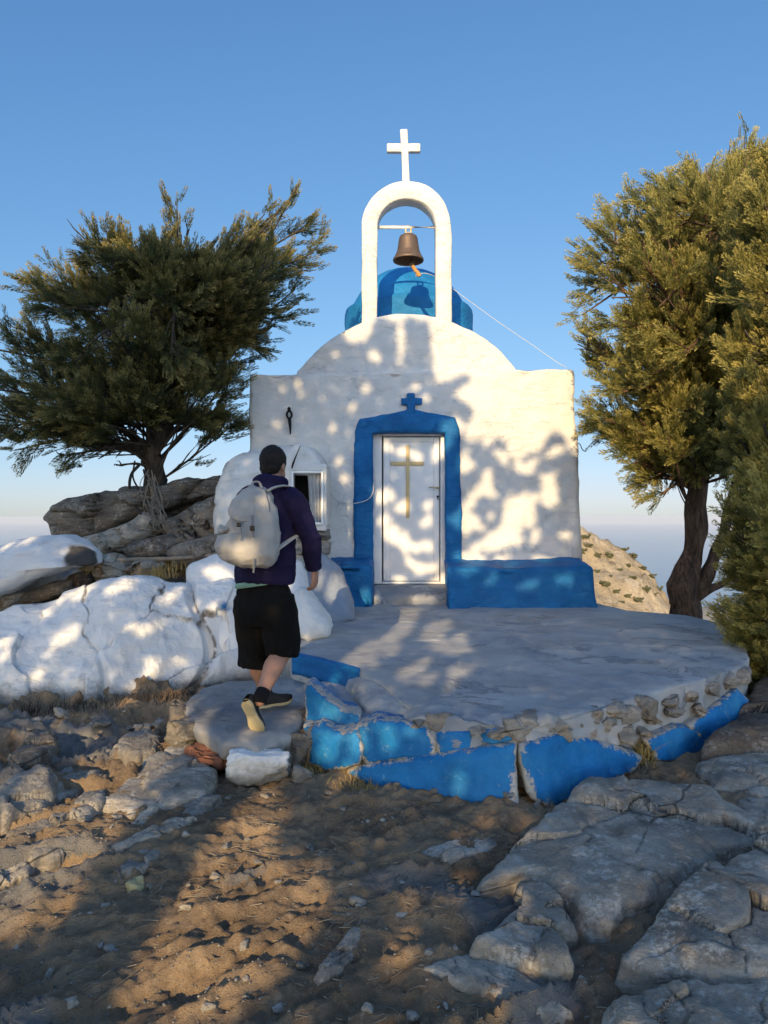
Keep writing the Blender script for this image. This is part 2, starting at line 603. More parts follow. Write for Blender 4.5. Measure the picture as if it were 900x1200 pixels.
def m_rock(name, a=(.205, .18, .147), b=(.52, .465, .385), lichen=.75, warm=.0, strata=(1, 1, 5), rot=(0, .35, 0)):
    t = NT(name, .88, .2)
    st = t.noise(3.2, 8, .65, t.scale(*strata, rot), .5)
    c = t.mix(t.ramp(st, .3, .7), a, b)
    c = t.mix(t.ramp(t.noise(1.4, 6, .6), .45, .68, 0, .5), c, tuple(x * .55 for x in a))
    c = t.mix(t.ramp(t.noise(2.3, 6, .7), .52, .66, 0, .35 + warm), c, (.22, .155, .09))
    sp = t.math('MULTIPLY', t.ramp(t.math('ADD', t.voro(19), t.math('MULTIPLY', t.noise(60, 4), .35)), .34, .46, 1, 0), t.ramp(t.noise(3.3, 5, .65), .42, .58))
    c = t.mix(t.math('MULTIPLY', sp, lichen), c, (.46, .46, .43))
    c = t.mix(t.ramp(t.noise(95, 3, .7), .60, .68, 0, .7), c, (.05, .045, .04))
    c = t.mix(t.ramp(t.noise(75, 5, .75), .54, .66, 0, lichen * .7), c, (.48, .47, .44))
    lm = t.math('MULTIPLY', t.ramp(t.noise(5.5, 6, .7), .5, .62), t.ramp(t.noise(38, 6, .75), .44, .58))
    c = t.mix(t.math('MULTIPLY', lm, lichen), c, (.66, .62, .55))
    cr = t.ramp(t.voro(1.9, 'DISTANCE_TO_EDGE', t.scale(1, .7, 2.4, (0, .3, .5))), 0, .02, 1, 0)
    cr = t.math('MULTIPLY', cr, t.ramp(t.noise(1.9, 4), .48, .58))
    c = t.mix(t.math('MULTIPLY', cr, .7), c, (.03, .028, .025))
    rn = t.objrand()
    c = t.mix(t.ramp(rn, 0, 1, 0, .3), c, (.25, .22, .18))
    h = t.math('SUBTRACT', t.math('ADD', st, t.math('MULTIPLY', t.noise(21, 7, .7), .4)), t.math('MULTIPLY', cr, .4))
    nrm = t.bump(t.noise(70, 5, .7), .35, .008, t.bump(h, .85, .05))
    return t.done(c, nrm)


def m_dirt():
    t = NT('dirt', .95, .1)
    c = t.mix(t.ramp(t.noise(1.1, 8, .65), .32, .7), (.19, .135, .088), (.48, .34, .21))
    c = t.mix(t.ramp(t.noise(26, 8, .75), .5, .66, 0, .55), c, (.50, .385, .27))
    pb = t.voro(70)
    c = t.mix(t.math('MULTIPLY', t.ramp(pb, .12, .3, 1, 0), t.ramp(t.noise(5, 4), .42, .62, 0, .8)), c, (.30, .27, .235))
    c = t.mix(t.ramp(t.noise(3.4, 6, .7), .56, .70, 0, .6), c, (.13, .096, .07))
    # bedrock showing through, greyer
    gr = t.ramp(t.attr('bed'), .25, .6)
    rk = t.mix(t.noise(9, 8, .7, t.scale(1, 2.5, 1)), (.17, .166, .16), (.34, .325, .305))
    c = t.mix(gr, c, rk)
    nrm = t.bump(t.noise(170, 4, .75), .8, .008, t.bump(t.math('ADD', t.noise(28, 8, .8), t.math('MULTIPLY', t.ramp(pb, .1, .35, 1, 0), .3)), .8, .03))
    return t.done(c, nrm)


def m_leaf(name, a, b, tip, trans=.3):
    t = NT(name, .62, .25)
    c = t.mix(t.ramp(t.attr('tint'), .15, .85), a, b)
    c = t.mix(t.ramp(t.attr('tip'), .45, 1.0, 0, .8), c, tip)
    t.done(c)
    tr = t.n('ShaderNodeBsdfTranslucent'); t.l(c, tr.inputs['Color'])
    mx = t.n('ShaderNodeMixShader'); mx.inputs[0].default_value = trans
    t.l(t.b.outputs[0], mx.inputs[1]); t.l(tr.outputs[0], mx.inputs[2])
    t.l(mx.outputs[0], t.t.nodes['Material Output'].inputs['Surface'])
    return t.m


def m_bark(name, a=(.05, .038, .028), b=(.15, .10, .065)):
    t = NT(name, .9, .15)
    n = t.noise(9, 8, .7, t.scale(2.2, 2.2, .35), 1.0)
    c = t.mix(t.ramp(n, .35, .68), a, b)
    return t.done(c, t.bump(n, 1.0, .04))


def m_cloth(name, col, weave=260, var=.2, rough=.9):
    t = NT(name, rough, .15)
    c = t.mix(t.ramp(t.noise(7, 5, .6), .3, .7), tuple(x * (1 - var) for x in col), tuple(x * (1 + var) for x in col))
    return t.done(c, t.bump(t.noise(weave, 2), .25, .002, t.bump(t.noise(11, 4, .5, None, .8), .35, .02)))


M = dict(
    white=m_whitewash('whitewash', .22, (.68, .665, .635)),
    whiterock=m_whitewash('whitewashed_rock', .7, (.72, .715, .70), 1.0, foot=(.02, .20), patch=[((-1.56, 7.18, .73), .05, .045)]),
    whiterock2=m_whitewash('whitewashed_rock_back', .5, (.71, .71, .70), 1.2, dark=((-2.92, 7.2, 1.25), .22, .035)),
    blue=m_blue('blue_paint'), bluedome=m_blue('blue_dome_paint', (.014, .19, .46), .12), panel=m_panel('flaking_blue_paint'),
    cement=m_cement('painted_cement'), stepcem=m_cement('step_cement', .12, (.27, .26, .25)), graymound=m_cement('painted_mound', .35, (.25, .28, .33)),
    rock=m_rock('grey_rock'), darkrock=m_rock('weathered_dark_rock', (.085, .073, .06), (.235, .20, .16), .45, .25),
    rubble=m_rock('rubble_stone', (.20, .185, .165), (.40, .365, .315), .3, .15), pale=m_rock('pale_stone', (.34, .32, .29), (.5, .48, .44), .2),
    yellow=m_plain('yellowish_stone', (.50, .40, .20), .85, 0, .2, 12, .4, 40),
    brick=m_plain('terracotta', (.18, .078, .05), .95, 0, .6, 22, .8, 60), rust=m_rock('rusty_rock', (.09, .065, .05), (.16, .115, .085), .25, .3),
    dirt=m_dirt(), bark=m_bark('bark', (.055, .036, .025), (.21, .125, .08)), bark2=m_bark('grey_bark', (.045, .038, .032), (.12, .095, .07)),
    leafL=m_leaf('juniper_left', (.050, .066, .026), (.15, .15, .052), (.50, .39, .135)),
    leafR=m_leaf('juniper_right', (.12, .135, .045), (.33, .305, .088), (.66, .55, .18)),
    leafN=m_leaf('juniper_near', (.12, .13, .042), (.33, .295, .085), (.64, .53, .16)),
    door=m_plain('white_door_paint', (.76, .76, .75), .35, 0, .03, 6), brass=m_plain('gold_paint', (.60, .45, .22), .5, 0, .12),
    steel=m_plain('dark_steel', (.06, .055, .05), .4, .8), iron=m_plain('black_iron', (.012, .012, .013), .6, .3),
    black=m_plain('niche_dark', (.006, .006, .007), .9), curtain=m_cloth('grey_curtain', (.40, .40, .40), 120),
    glass=None,
    bell=m_plain('weathered_bronze', (.16, .115, .085), .55, .55, .35, 18, .3, 50), rope=m_plain('orange_rope', (.52, .27, .09), .9, 0, .3, 60),
    string=m_plain('white_string', (.62, .61, .58), .9), cable=m_plain('white_cable', (.5, .5, .5), .5),
    dry=m_plain('dry_grass', (.40, .28, .10), .9, 0, .3), deadwood=m_plain('dead_wood', (.24, .205, .16), .9, 0, .3, 14, .5, 40),
    vine=m_plain('dark_vine', (.035, .03, .025), .9),
    skin=m_plain('skin', (.40, .215, .145), .5, 0, .08, 14), hair=m_plain('dark_hair', (.016, .012, .010), .75, 0, .4, 70, .8, 160),
    hood=m_cloth('navy_fleece', (.017, .013, .046)), shorts=m_cloth('black_cloth', (.006, .006, .0065)), mint=m_cloth('mint_cloth', (.20, .36, .30)),
    pack=m_cloth('pale_grey_canvas', (.40, .38, .35), 200, .08), packd=m_cloth('grey_webbing', (.27, .26, .25)), sock=m_cloth('black_sock', (.01, .01, .012)),
    sole=m_plain('tan_rubber', (.46, .38, .22), .8, 0, .12, 20, .3, 60), shoe=m_cloth('dark_shoe', (.028, .028, .03)),
    shrub=m_plain('shrub_green', (.085, .085, .040), .9, 0, .4, 1.5),
)


# ------------------------------------------------------------------ sky, sun, sea, far land, haze
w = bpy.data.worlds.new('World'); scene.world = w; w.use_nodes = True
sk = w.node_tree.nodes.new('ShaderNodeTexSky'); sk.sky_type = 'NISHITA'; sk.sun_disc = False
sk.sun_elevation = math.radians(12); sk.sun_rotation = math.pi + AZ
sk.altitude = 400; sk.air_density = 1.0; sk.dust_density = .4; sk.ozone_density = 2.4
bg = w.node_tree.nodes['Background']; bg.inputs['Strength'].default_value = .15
wt = w.node_tree


def wv(op, a, b=None):
    nd = wt.nodes.new('ShaderNodeVectorMath'); nd.operation = op
    for i, x in enumerate((a, b)):
        if x is None: continue
        if isinstance(x, tuple): nd.inputs[i].default_value = x
        else: wt.links.new(x, nd.inputs[i])
    return nd


# sky toned down away from the sun; unseen sunward half boosted warm to fill shade
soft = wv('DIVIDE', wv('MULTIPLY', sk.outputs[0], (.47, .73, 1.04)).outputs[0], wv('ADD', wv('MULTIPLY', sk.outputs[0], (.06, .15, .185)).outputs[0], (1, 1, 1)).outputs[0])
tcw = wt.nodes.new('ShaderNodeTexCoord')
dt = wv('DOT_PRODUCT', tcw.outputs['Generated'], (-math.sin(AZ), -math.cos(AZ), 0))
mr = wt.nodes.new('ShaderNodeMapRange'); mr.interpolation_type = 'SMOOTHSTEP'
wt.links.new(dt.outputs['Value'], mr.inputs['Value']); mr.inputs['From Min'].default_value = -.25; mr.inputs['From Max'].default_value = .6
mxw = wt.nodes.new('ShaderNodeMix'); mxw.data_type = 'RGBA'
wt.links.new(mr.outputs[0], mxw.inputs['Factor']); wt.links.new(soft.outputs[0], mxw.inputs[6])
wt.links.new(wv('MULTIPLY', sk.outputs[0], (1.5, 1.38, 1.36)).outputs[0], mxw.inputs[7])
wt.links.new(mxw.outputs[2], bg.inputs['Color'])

sun = bpy.data.lights.new('sun', 'SUN'); sun.energy = 2.8; sun.angle = math.radians(.42); sun.color = (1.0, .735, .40)
so = bpy.data.objects.new('sun', sun); COL.objects.link(so); so.location = (-3, -12, 12)
so.rotation_euler = Vector(SUN).to_track_quat('-Z', 'Y').to_euler()

SEA = -420.0
t = NT('sea_water', .22, .5)
t.done((.016, .055, .105), t.bump(t.noise(.02, 6, .6), .25, 6))
S = 45000
sea = mesh_np('sea', [(-S, -S, SEA), (S, -S, SEA), (S, S, SEA), (-S, S, SEA)], np.array([[0, 1, 2, 3]]), t.m)
tag(sea, kind='structure')


def terrain(x, y):
    z = np.zeros_like(x)
    z = z + 1.15 * sstep(6.3, 9.2, y) * sstep(-.9, -2.3, x)
    z = z - .75 * np.maximum(0, y - 9.6 - 5.0 * sstep(-2.2, -1.4, x) * sstep(3.2, 2.0, x) - .6 * sstep(-1, -2, x))
    z = z - .9 * np.maximum(0, y - 8.2) * sstep(2.3, 3.2, x) - .12 * np.maximum(0, y - 6.5) * sstep(2.9, 3.6, x)
    z = z - .6 * np.maximum(0, -5.4 - x) * sstep(3, 7, y) - .6 * np.maximum(0, x - 4.8)
    z = z - .5 * np.maximum(0, -12 - x) * (1 - sstep(3, 7, y)) - .4 * np.maximum(0, -22 - y)
    return np.maximum(z, SEA - 10)


def ground():
    def axis(a, b, step, far, k):
        core = np.arange(a, b, step)
        up, dn, s = [], [], step
        x = core[-1]
        while x < far: s *= k; x += s; up.append(x)
        s = step; x = core[0]
        while x > -far: s *= k; x -= s; dn.append(x)
        return np.concatenate([dn[::-1], core, up])
    xs = axis(-3.6, 3.6, .018, 900, 1.12)
    ys = axis(1.7, 6.6, .018, 900, 1.12)
    X, Y = np.meshgrid(xs, ys, indexing='ij')
    Z = terrain(X, Y)
    p = np.stack([X, Y, np.zeros_like(X)], -1)
    near = sstep(30, 12, np.hypot(X, Y - 4))
    rock = sstep(-.1, .5, fbm(p * np.array([.9, .9, 1]) + 3.3, 3, 71)) * sstep(.3, -.4, X - .9)          # rough bedrock to the left
    rub = sstep(5.0, 3.9, Y) * 0 + sstep(.1, -.5, X + 1.0) * sstep(3.6, 4.4, Y)
    ro = np.array([math.cos(.62), math.sin(.62)])
    a = X * ro[0] + Y * ro[1]; b = -X * ro[1] + Y * ro[0]
    # bedding of the schist runs across the path
    strat = ridged(np.stack([a * 1.3, b * 4.5, X * 0], -1), 5, 12, .55)
    Z = Z + near * (.035 * fbm(p * .8, 4, 3) + .016 * fbm(p * 4.5, 5, 9, .6) + .007 * fbm(p * 22, 4, 30, .6))
    Z = Z + near * (strat - .6) * (.027 + .022 * rock) * sstep(-.9, .5, fbm(p * 1.1 + 2, 3, 44)) - near * .022 * sstep(.25, .6, ridged(np.stack([a * 2.2, b * 5.5, X * 0 + 4], -1), 4, 17) - .75) + near * .013 * ridged(p * np.array([6, 9, 1]), 4, 81) + near * .007 * fbm(p * 42, 3, 90, .6)
    Z = Z + near * rub * (.075 * (ridged(p * np.array([2.2, 3.6, 1]), 6, 55, .58) - .75))
    step_ = np.floor(strat * 3) / 3
    Z = Z + near * rock * .025 * step_
    far = sstep(15, 60, np.hypot(X, Y))
    Z = Z + far * 4 * fbm(p * .03, 5, 15)
    bed = np.clip(.62 * rock * (strat > -.1) + .55 * rub * fbm(p * 3, 3, 8) + .3 * sstep(.3, 1.0, fbm(p * 1.4, 4, 77)), 0, 1)
    V = np.stack([X, Y, Z], -1).reshape(-1, 3)
    o = mesh_np('ground', V, grid_faces(len(xs), len(ys)), M['dirt'], attrs={'bed': bed.ravel()})
    tag(o, kind='structure')


ground()


def far_hill():
    t = NT('dry_hillside', .95, .1)
    c = t.mix(t.ramp(t.noise(.05, 8, .65), .35, .65), (.42, .33, .21), (.56, .46, .32))
    c = t.mix(t.ramp(t.noise(.35, 8, .75), .52, .62, 0, .6), c, (.22, .175, .11))
    c = t.mix(t.ramp(t.noise(.16, 7, .7, t.scale(1, 1, 1.8)), .56, .66, 0, .75), c, (.56, .50, .42))
    t.done(c, t.bump(t.noise(.3, 8, .75), 1.0, 2.2))
    Y0 = 185.0
    ridge = np.array([(560, 600), (640, 617), (676, 629), (700, 635), (722, 641), (738, 652), (757, 668), (772, 688), (782, 708), (795, 740), (815, 800), (850, 900)], float)
    us = np.linspace(560, 850, 150)
    vt = np.interp(us, ridge[:, 0], ridge[:, 1])
    rows = []
    for k, s in enumerate(np.linspace(0, 1, 90)):
        if s < .7:       # near face, falls toward the viewer
            q = s / .7
            Yd = Y0 - 75 + 75 * q
            zt = CH + (HY - vt) * Y0 / F
            z = zt - 62 * (1 - q) ** 1.25
        else:
            q = (s - .7) / .3
            Yd = Y0 + 90 * q
            zt = CH + (HY - vt) * Y0 / F
            z = zt - 95 * q ** 1.2
        rows.append(np.stack([(us - CX) * Y0 / F, np.full_like(us, Yd), z], 1))
    V = np.vstack(rows)
    V[:, 2] += 2.0 * fbm(V * .06, 5, 4, .55) + 1.0 * ridged(V * .17, 4, 9)
    V[:, 1] += 3.0 * fbm(V * .07 + 9, 4, 6)
    o = mesh_np('hill', V, grid_faces(90, 150), t.m)
    tag(o, kind='structure')
    # shrubs on the slope
    rg = np.random.default_rng(21)
    spots = [(690, 640), (712, 652), (699, 668), (716, 676), (727, 668), (733, 664), (722, 690), (741, 678), (736, 697), (746, 650), (753, 668), (763, 676), (757, 690),
             (708, 690), (683, 632), (680, 647), (735, 640), (770, 692), (748, 704), (729, 706), (700, 652), (765, 700)]
    base = None
    grid = V.reshape(90, 150, 3)
    scr_u = CX + grid[..., 0] * F / grid[..., 1]; scr_v = HY - (grid[..., 2] - CH) * F / grid[..., 1]
    for i, (u, v) in enumerate(spots):
        d = (scr_u[:63] - u) ** 2 + (scr_v[:63] - v) ** 2
        k = np.unravel_index(np.argmin(d), d.shape)
        p = grid[k]
        if base is None:
            bl = []
            for j in range(16):
                dd = rg.normal(size=3) * np.array([.55, .5, .32])
                bl.append(chisel(dd + np.array([0, 0, .35]), (.75, .75, .6), 400 + j, n=7, amp=.25))
            Vb, Fb = join(bl)
            base = mesh_np('hillside_shrub', Vb, Fb, M['shrub'])
            ob = base
        else:
            ob = base.copy(); COL.objects.link(ob)
        sc = rg.uniform(.45, 1.05)
        ob.location = Vector(p); ob.scale = (sc, sc, sc * rg.uniform(.8, 1.1)); ob.rotation_euler = (0, 0, rg.uniform(0, 6))
        tag(ob, 'dark green shrub dotting the sunlit tan hillside beyond the chapel', 'shrub', 'shrubs on the far hillside')
    # headland far below, by the water
    hp = np.array([(-420, 0, 0), (-300, 0, 40), (-150, 0, 92), (-60, 0, 88), (0, 0, 60), (150, 0, 54), (320, 0, 48), (700, 0, 6)], float)
    x = np.linspace(-420, 700, 120); prof = np.interp(x, hp[:, 0], hp[:, 2])
    rows = []
    for q in np.linspace(-1, 1, 24):
        rows.append(np.stack([x, np.full_like(x, q * 260), prof * (1 - abs(q) ** 1.6) - 3], 1))
    Vh = np.vstack(rows); Vh[:, 2] += 9 * fbm(Vh * .02, 4, 2) * (1 - np.abs(Vh[:, 1] / 260))
    pc = P(818, 724, 3000)
    Vh += np.array([pc[0], 3000, SEA])
    hd = mesh_np('headland', Vh, grid_faces(24, 120), m_plain('far_headland', (.20, .18, .15), .9, 0, .3, .02))
    tag(hd, kind='structure')


far_hill()

# haze
hz = mesh_np('haze', *rbox((-42000, -42000, SEA - 1), (42000, 42000, 13), .5, 90000), NT('tmpm').m, smooth=False)
V8 = [(-42000, -42000, SEA - 1), (42000, -42000, SEA - 1), (42000, 42000, SEA - 1), (-42000, 42000, SEA - 1)]
V8 += [(a, b, 13) for a, b, _ in V8]
me = bpy.data.meshes.new('haze'); me.from_pydata(V8, [], [(3, 2, 1, 0), (4, 5, 6, 7), (0, 1, 5, 4), (1, 2, 6, 5), (2, 3, 7, 6), (3, 0, 4, 7)]); me.update()
hm = bpy.data.materials.new('haze_air'); hm.use_nodes = True
nt = hm.node_tree; nt.nodes.remove(nt.nodes['Principled BSDF'])
pv = nt.nodes.new('ShaderNodeVolumePrincipled'); pv.inputs['Color'].default_value = (.86, .88, .92, 1); pv.inputs['Density'].default_value = 4e-5
nt.links.new(pv.outputs[0], nt.nodes['Material Output'].inputs['Volume'])
me.materials.append(hm); hz.data = me
tag(hz, kind='stuff')

# ------------------------------------------------------------------ chapel
YF = 9.3
chap = empty('chapel', (.36, 9.6, .4), 'small whitewashed chapel with blue dome, blue door surround and arched bell gable', 'chapel')


def fx(u, Y=YF): return (u - CX) * Y / F
def fz(v, Y=YF): return CH + (HY - v) * Y / F


def chapel():
    x0, x1, zt = fx(292), fx(675), fz(434)
    V, Fq = rbox((x0, YF, -.4), (x1, 13.6, zt), .05, .045, 0)
    # lean and bulge of hand-laid walls
    k = (V[:, 2] - .4) / 3.0
    V[:, 0] += np.where(V[:, 0] > .4, (1 - k) * .055, -(1 - k) * .0)
    V[:, 2] += np.where(V[:, 2] > zt - .12, np.interp(V[:, 0], [x0, x0 + .4, .2, x1 - .3, x1], [-.03, -.035, 0, .03, .03]), 0)
    N = vnormals(V, Fq)
    hole = (V[:, 0] > fx(434)) & (V[:, 0] < fx(526)) & (V[:, 2] > .3) & (V[:, 2] < fz(503)) & (V[:, 1] < YF + .1)
    V = V + N * (fbm(V * 1.3, 4, 2) * .028 + fbm(V * 6, 4, 8) * .009 + ridged(V * np.array([1.6, 2, 5.5]), 4, 19) * .005)[:, None]
    keep = ~np.all(hole[Fq], axis=1)
    mesh_np('wall', V, Fq[keep], M['white'], chap)
    # barrel vault behind the parapet, its end wall rounded off
    yv = YF + .12
    hw, sag, zc = (607 - 348) * .5 * yv / F, .74, fz(434, yv) - .03
    cxv = (477.5 - CX) * yv / F
    R = (hw ** 2 + sag ** 2) / (2 * sag); th = math.asin(hw / R); c0 = zc + sag - R
    ths = np.linspace(-th, th, 70)
    arc = np.stack([np.sin(ths) * R, np.cos(ths) * R - R + sag], 1)
    rows = []
    for s in np.linspace(0, 1, 16):     # end wall from the chord up
        rows.append(np.stack([cxv + arc[:, 0], np.full(70, yv), zc - .2 + (arc[:, 1] + .2) * s], 1))
    for d, q in ((.012, .008), (.03, .003), (.06, -.01)):
        rows.append(np.stack([cxv + arc[:, 0], np.full(70, yv + d), zc + arc[:, 1] + q], 1))
    for y in np.linspace(yv + .12, 13.5, 50):
        rows.append(np.stack([cxv + arc[:, 0], np.full(70, y), zc + arc[:, 1] - .02], 1))
    V = np.vstack(rows); Fq = grid_faces(len(rows), 70)
    N = vnormals(V, Fq)
    V = V + N * (fbm(V * 2.2, 4, 31) * .016 + fbm(V * 8, 3, 33) * .005)[:, None]
    mesh_np('vault', V, Fq, M['white'], chap)
    # dome on drum
    cd = np.array([(479 - CX) * 11.47 / F, 11.47])
    def z_(v, Y=11.47): return CH + (HY - v) * Y / F
    prof = [(1.0, z_(400)), (1.0, z_(372)), (.99, z_(367.5)), (.965, z_(365.8)), (.905, z_(365))]
    for a in np.linspace(.34, 1.5707, 26):
        prof.append((.945 * math.cos(a), z_(388) + .945 * math.sin(a)))
    prof = resample(prof, 60, False)
    n = 96; an = np.linspace(0, 2 * math.pi, n, endpoint=False)
    V = np.vstack([np.stack([cd[0] + r * np.cos(an), cd[1] + r * np.sin(an), np.full(n, z)], 1) for r, z in prof])
    Fq = grid_faces(60, n, True)
    V = V + vnormals(V, Fq) * (fbm(V * 2.5, 4, 41) * .012)[:, None]
    mesh_np('dome', V, Fq, M['bluedome'], chap)
    # bell gable: two legs and a round head
    yb0, yb1 = YF + .16, YF + .42
    s = yb0 / F
    cu = 476.5
    ri, ro = 34.5 * s, 52.5 * s
    zs = CH + (HY - 265) * s
    zb = fz(382, yb0)
    path = [(-1, zb), (-1, zs)]
    inner = [(-ri, zb)] + [(-ri, zb + (zs - zb) * k / 14) for k in range(1, 15)]
    outer = [(-ro, zb)] + [(-ro, zb + (zs - zb) * k / 14) for k in range(1, 15)]
    for a in np.linspace(math.pi, 0, 33)[1:-1]:
        inner.append((ri * math.cos(a), zs + ri * math.sin(a) * .95)); outer.append((ro * math.cos(a), zs + ro * math.sin(a) * 1.02))
    inner += [(ri, zs - (zs - zb) * k / 14) for k in range(0, 15)]; outer += [(ro, zs - (zs - zb) * k / 14) for k in range(0, 15)]
    inner, outer = np.array(inner), np.array(outer)
    cxa = (cu - CX) * s
    rows = []
    bev = .012
    for (I, y) in ((outer, yb1 - bev), (outer * 1 + (inner - outer) * .06, yb1), (inner + (outer - inner) * .06, yb1), (inner, yb1 - bev),
                   (inner, yb0 + bev), (inner + (outer - inner) * .06, yb0), (outer + (inner - outer) * .06, yb0), (outer, yb0 + bev)):
        rows.append(np.stack([cxa + I[:, 0], np.full(len(I), y), I[:, 1]], 1))
    V = np.vstack(rows); Fq = grid_faces(8, len(inner), False, True)
    V = V + (fbm(V * 3.5, 3, 5) * .010)[:, None] * np.array([1, .3, .4])
    if np.mean(np.sum(vnormals(V, Fq) * np.array([0, -1, 0]), 1)[5 * len(inner):7 * len(inner)]) < 0: Fq = Fq[:, ::-1]
    bf = mesh_np('bell_gable', V, Fq, M['white'], chap)
    zb_ = CH + (HY - 266.5) * (yb0 + .13) / F
    V, Fl = tube([(cxa - ri - .03, yb0 + .13, zb_), (cxa, yb0 + .13, zb_ + .004), (cxa + ri + .03, yb0 + .13, zb_ + .002)], .022, nseg=12)
    mesh_np('crossbar', V, Fl, M['white'], bf)
    # cross on top
    ym = yb0 + .13; s2 = ym / F
    cb = [rbox((fx(470, ym), ym - .04, fz(216, ym)), (fx(478.3, ym), ym + .04, fz(153, ym)), .012, .05, .004, 5, 3),
          rbox((fx(453.5, ym), ym - .037, fz(179, ym)), (fx(492.5, ym), ym + .037, fz(169.3, ym)), .012, .05, .004, 5, 4)]
    cb[0][0][:, 0] += np.interp(cb[0][0][:, 2], [fz(216, ym), fz(153, ym)], [.02, -.012])
    V, Fq = join(cb)
    mesh_np('roof_cross', V, Fq, M['white'], bf)
    # blue door surround: raised plaster band with a shallow pediment
    inn = [(437.5, 690), (437.2, 600), (437, 508), (450, 507.5), (479, 507.2), (508, 507.5), (521.5, 508), (522, 600), (522.5, 690)]
    out = [(414.5, 690), (414.8, 600), (415.5, 506), (421, 491), (455, 485.5), (480, 479.5), (505, 484), (533, 489.5), (538.5, 503), (540.5, 600), (541.5, 690)]
    def par(pts, n):
        pts = np.array(pts, float); return resample(pts, n, False)
    # sample both by the same stations: left leg, head, right leg
    def legs(pl, i0, i1):
        pl = np.array(pl, float)
        return np.vstack([resample(pl[:i0 + 1], 60, False), resample(pl[i0:i1 + 1], 61, False)[1:], resample(pl[i1:], 60, False)[1:]])
    I = legs(inn, 2, 6); O = legs(out, 2, 8)
    nn = len(I)
    jit = fbm(np.stack([O[:, 0] * .08, O[:, 1] * .08, O[:, 0] * 0], 1), 4, 3) * .9
    O[:, 0] += jit; O[:, 1] += jit * .5
    I = I + (fbm(np.stack([I[:, 0] * .1, I[:, 1] * .1, I[:, 0] * 0 + 5], 1), 3, 6) * .35)[:, None]
    def w3(A, y): return np.stack([(A[:, 0] - CX) * YF / F, np.full(nn, y), CH + (HY - A[:, 1]) * YF / F], 1)
    rows = [w3(O, YF + .06), w3(O, YF - .025), w3(O + (I - O) * .06, YF - .045)]
    for q in (.2, .35, .5, .65, .8): rows.append(w3(O + (I - O) * q, YF - .05))
    rows += [w3(O + (I - O) * .94, YF - .045), w3(I, YF - .03), w3(I, YF + .02), w3(I, YF + .1), w3(I, YF + .2)]
    V = np.vstack(rows); Fq = grid_faces(len(rows), nn)
    V = V + np.array([0, -1, 0]) * (fbm(V * 7, 4, 12) * .010)[:, None]
    ds = mesh_np('door_surround', V, Fq, M['blue'], chap)
    cr = [rbox((fx(477), YF - .045, fz(485)), (fx(486.2), YF + .02, fz(461)), .01, .03, .004, 9, 3),
          rbox((fx(470), YF - .042, fz(475)), (fx(494.5), YF + .02, fz(467)), .01, .03, .004, 9, 4)]
    V, Fq = join(cr); mesh_np('pediment_cross', V, Fq, M['blue'], ds)
    # door
    yd = YF + .13
    def X_(u): return (u - CX) * yd / F
    def Z_(v): return CH + (HY - v) * yd / F
    dl = mesh_np('door', *join([rbox((X_(449), yd + .012, Z_(681)), (X_(515), yd + .05, Z_(512)), .004, .3),
                               rbox((X_(449.5), yd + .004, Z_(679)), (X_(452.5), yd + .015, Z_(514)), .002, .5)]), M['door'], chap, smooth=False)
    fr = [rbox((X_(437), yd - .02, Z_(684)), (X_(447.5), yd + .06, Z_(506)), .006, .5), rbox((X_(516), yd - .02, Z_(684)), (X_(523.5), yd + .06, Z_(506)), .006, .5),
          rbox((X_(447.7), yd - .018, Z_(511.2)), (X_(515.8), yd + .06, Z_(506)), .006, .5), rbox((X_(447.7), yd - .018, Z_(684)), (X_(515.8), yd + .06, Z_(681.5)), .006, .5)]
    V, Fq = join(fr); mesh_np('door_frame', V, Fq, M['door'], dl, smooth=False)
    st = [rbox((X_(449.6), yd - .006, Z_(680.5)), (X_(457), yd + .011, Z_(512.5)), .006, .5), rbox((X_(508), yd - .006, Z_(680.5)), (X_(514.5), yd + .011, Z_(512.5)), .006, .5),
          rbox((X_(457.2), yd - .005, Z_(518)), (X_(507.8), yd + .011, Z_(512.5)), .006, .5), rbox((X_(457.2), yd - .005, Z_(680.5)), (X_(507.8), yd + .011, Z_(674)), .006, .5)]
    V, Fq = join(st); mesh_np('door_stile', V, Fq, M['door'], dl, smooth=False)
    gc = [rbox((X_(475.8), yd - .012, Z_(607)), (X_(479.8), yd + .011, Z_(522)), .003, .5), rbox((X_(458), yd - .011, Z_(545.2)), (X_(496.5), yd + .0105, Z_(541)), .003, .5)]
    V, Fq = join(gc); mesh_np('gold_cross', V, Fq, M['brass'], dl, smooth=False)
    V, Fl = joinl([tube([(X_(513), yd - .04, Z_(571.5)), (X_(508), yd - .05, Z_(571.3)), (X_(502.5), yd - .05, Z_(571))], [.008, .009, .008], nseg=10),
                   tube([(X_(513), yd - .045, Z_(571.5)), (X_(513), yd + .0, Z_(571.5))], .016, nseg=14)])
    mesh_np('door_handle', V, Fl, M['brass'], dl)
    V, Fl = joinl([tube([(X_(513), yd - .016, Z_(582)), (X_(513), yd + .0, Z_(582))], [.016, .017], nseg=14), tube([(X_(513), yd - .016, Z_(585)), (X_(513), yd + .0, Z_(585))], .009, nseg=10)])
    mesh_np('keyhole_plate', V, Fl, M['steel'], dl)
    # sill of the doorway
    V, Fq = rbox((fx(437), 9.0, .3), (fx(524), YF + .2, Z_(684.5)), .04, .06, .008, 5, 3)
    V[:, 2] -= np.where(V[:, 2] > .5, np.interp(V[:, 1], [9.0, 9.25], [.11, 0]), 0)
    mesh_np('threshold', V, Fq, M['cement'], chap)
    # benches
    V, Fq = rbox((fx(524.5, 8.8), 8.8, .3), (fx(694, 8.8), YF + .05, .99), .045, .05, 0)
    V[:, 2] += np.where(V[:, 2] > .9, np.interp(V[:, 1], [8.8, 9.3], [0, .09]), 0)
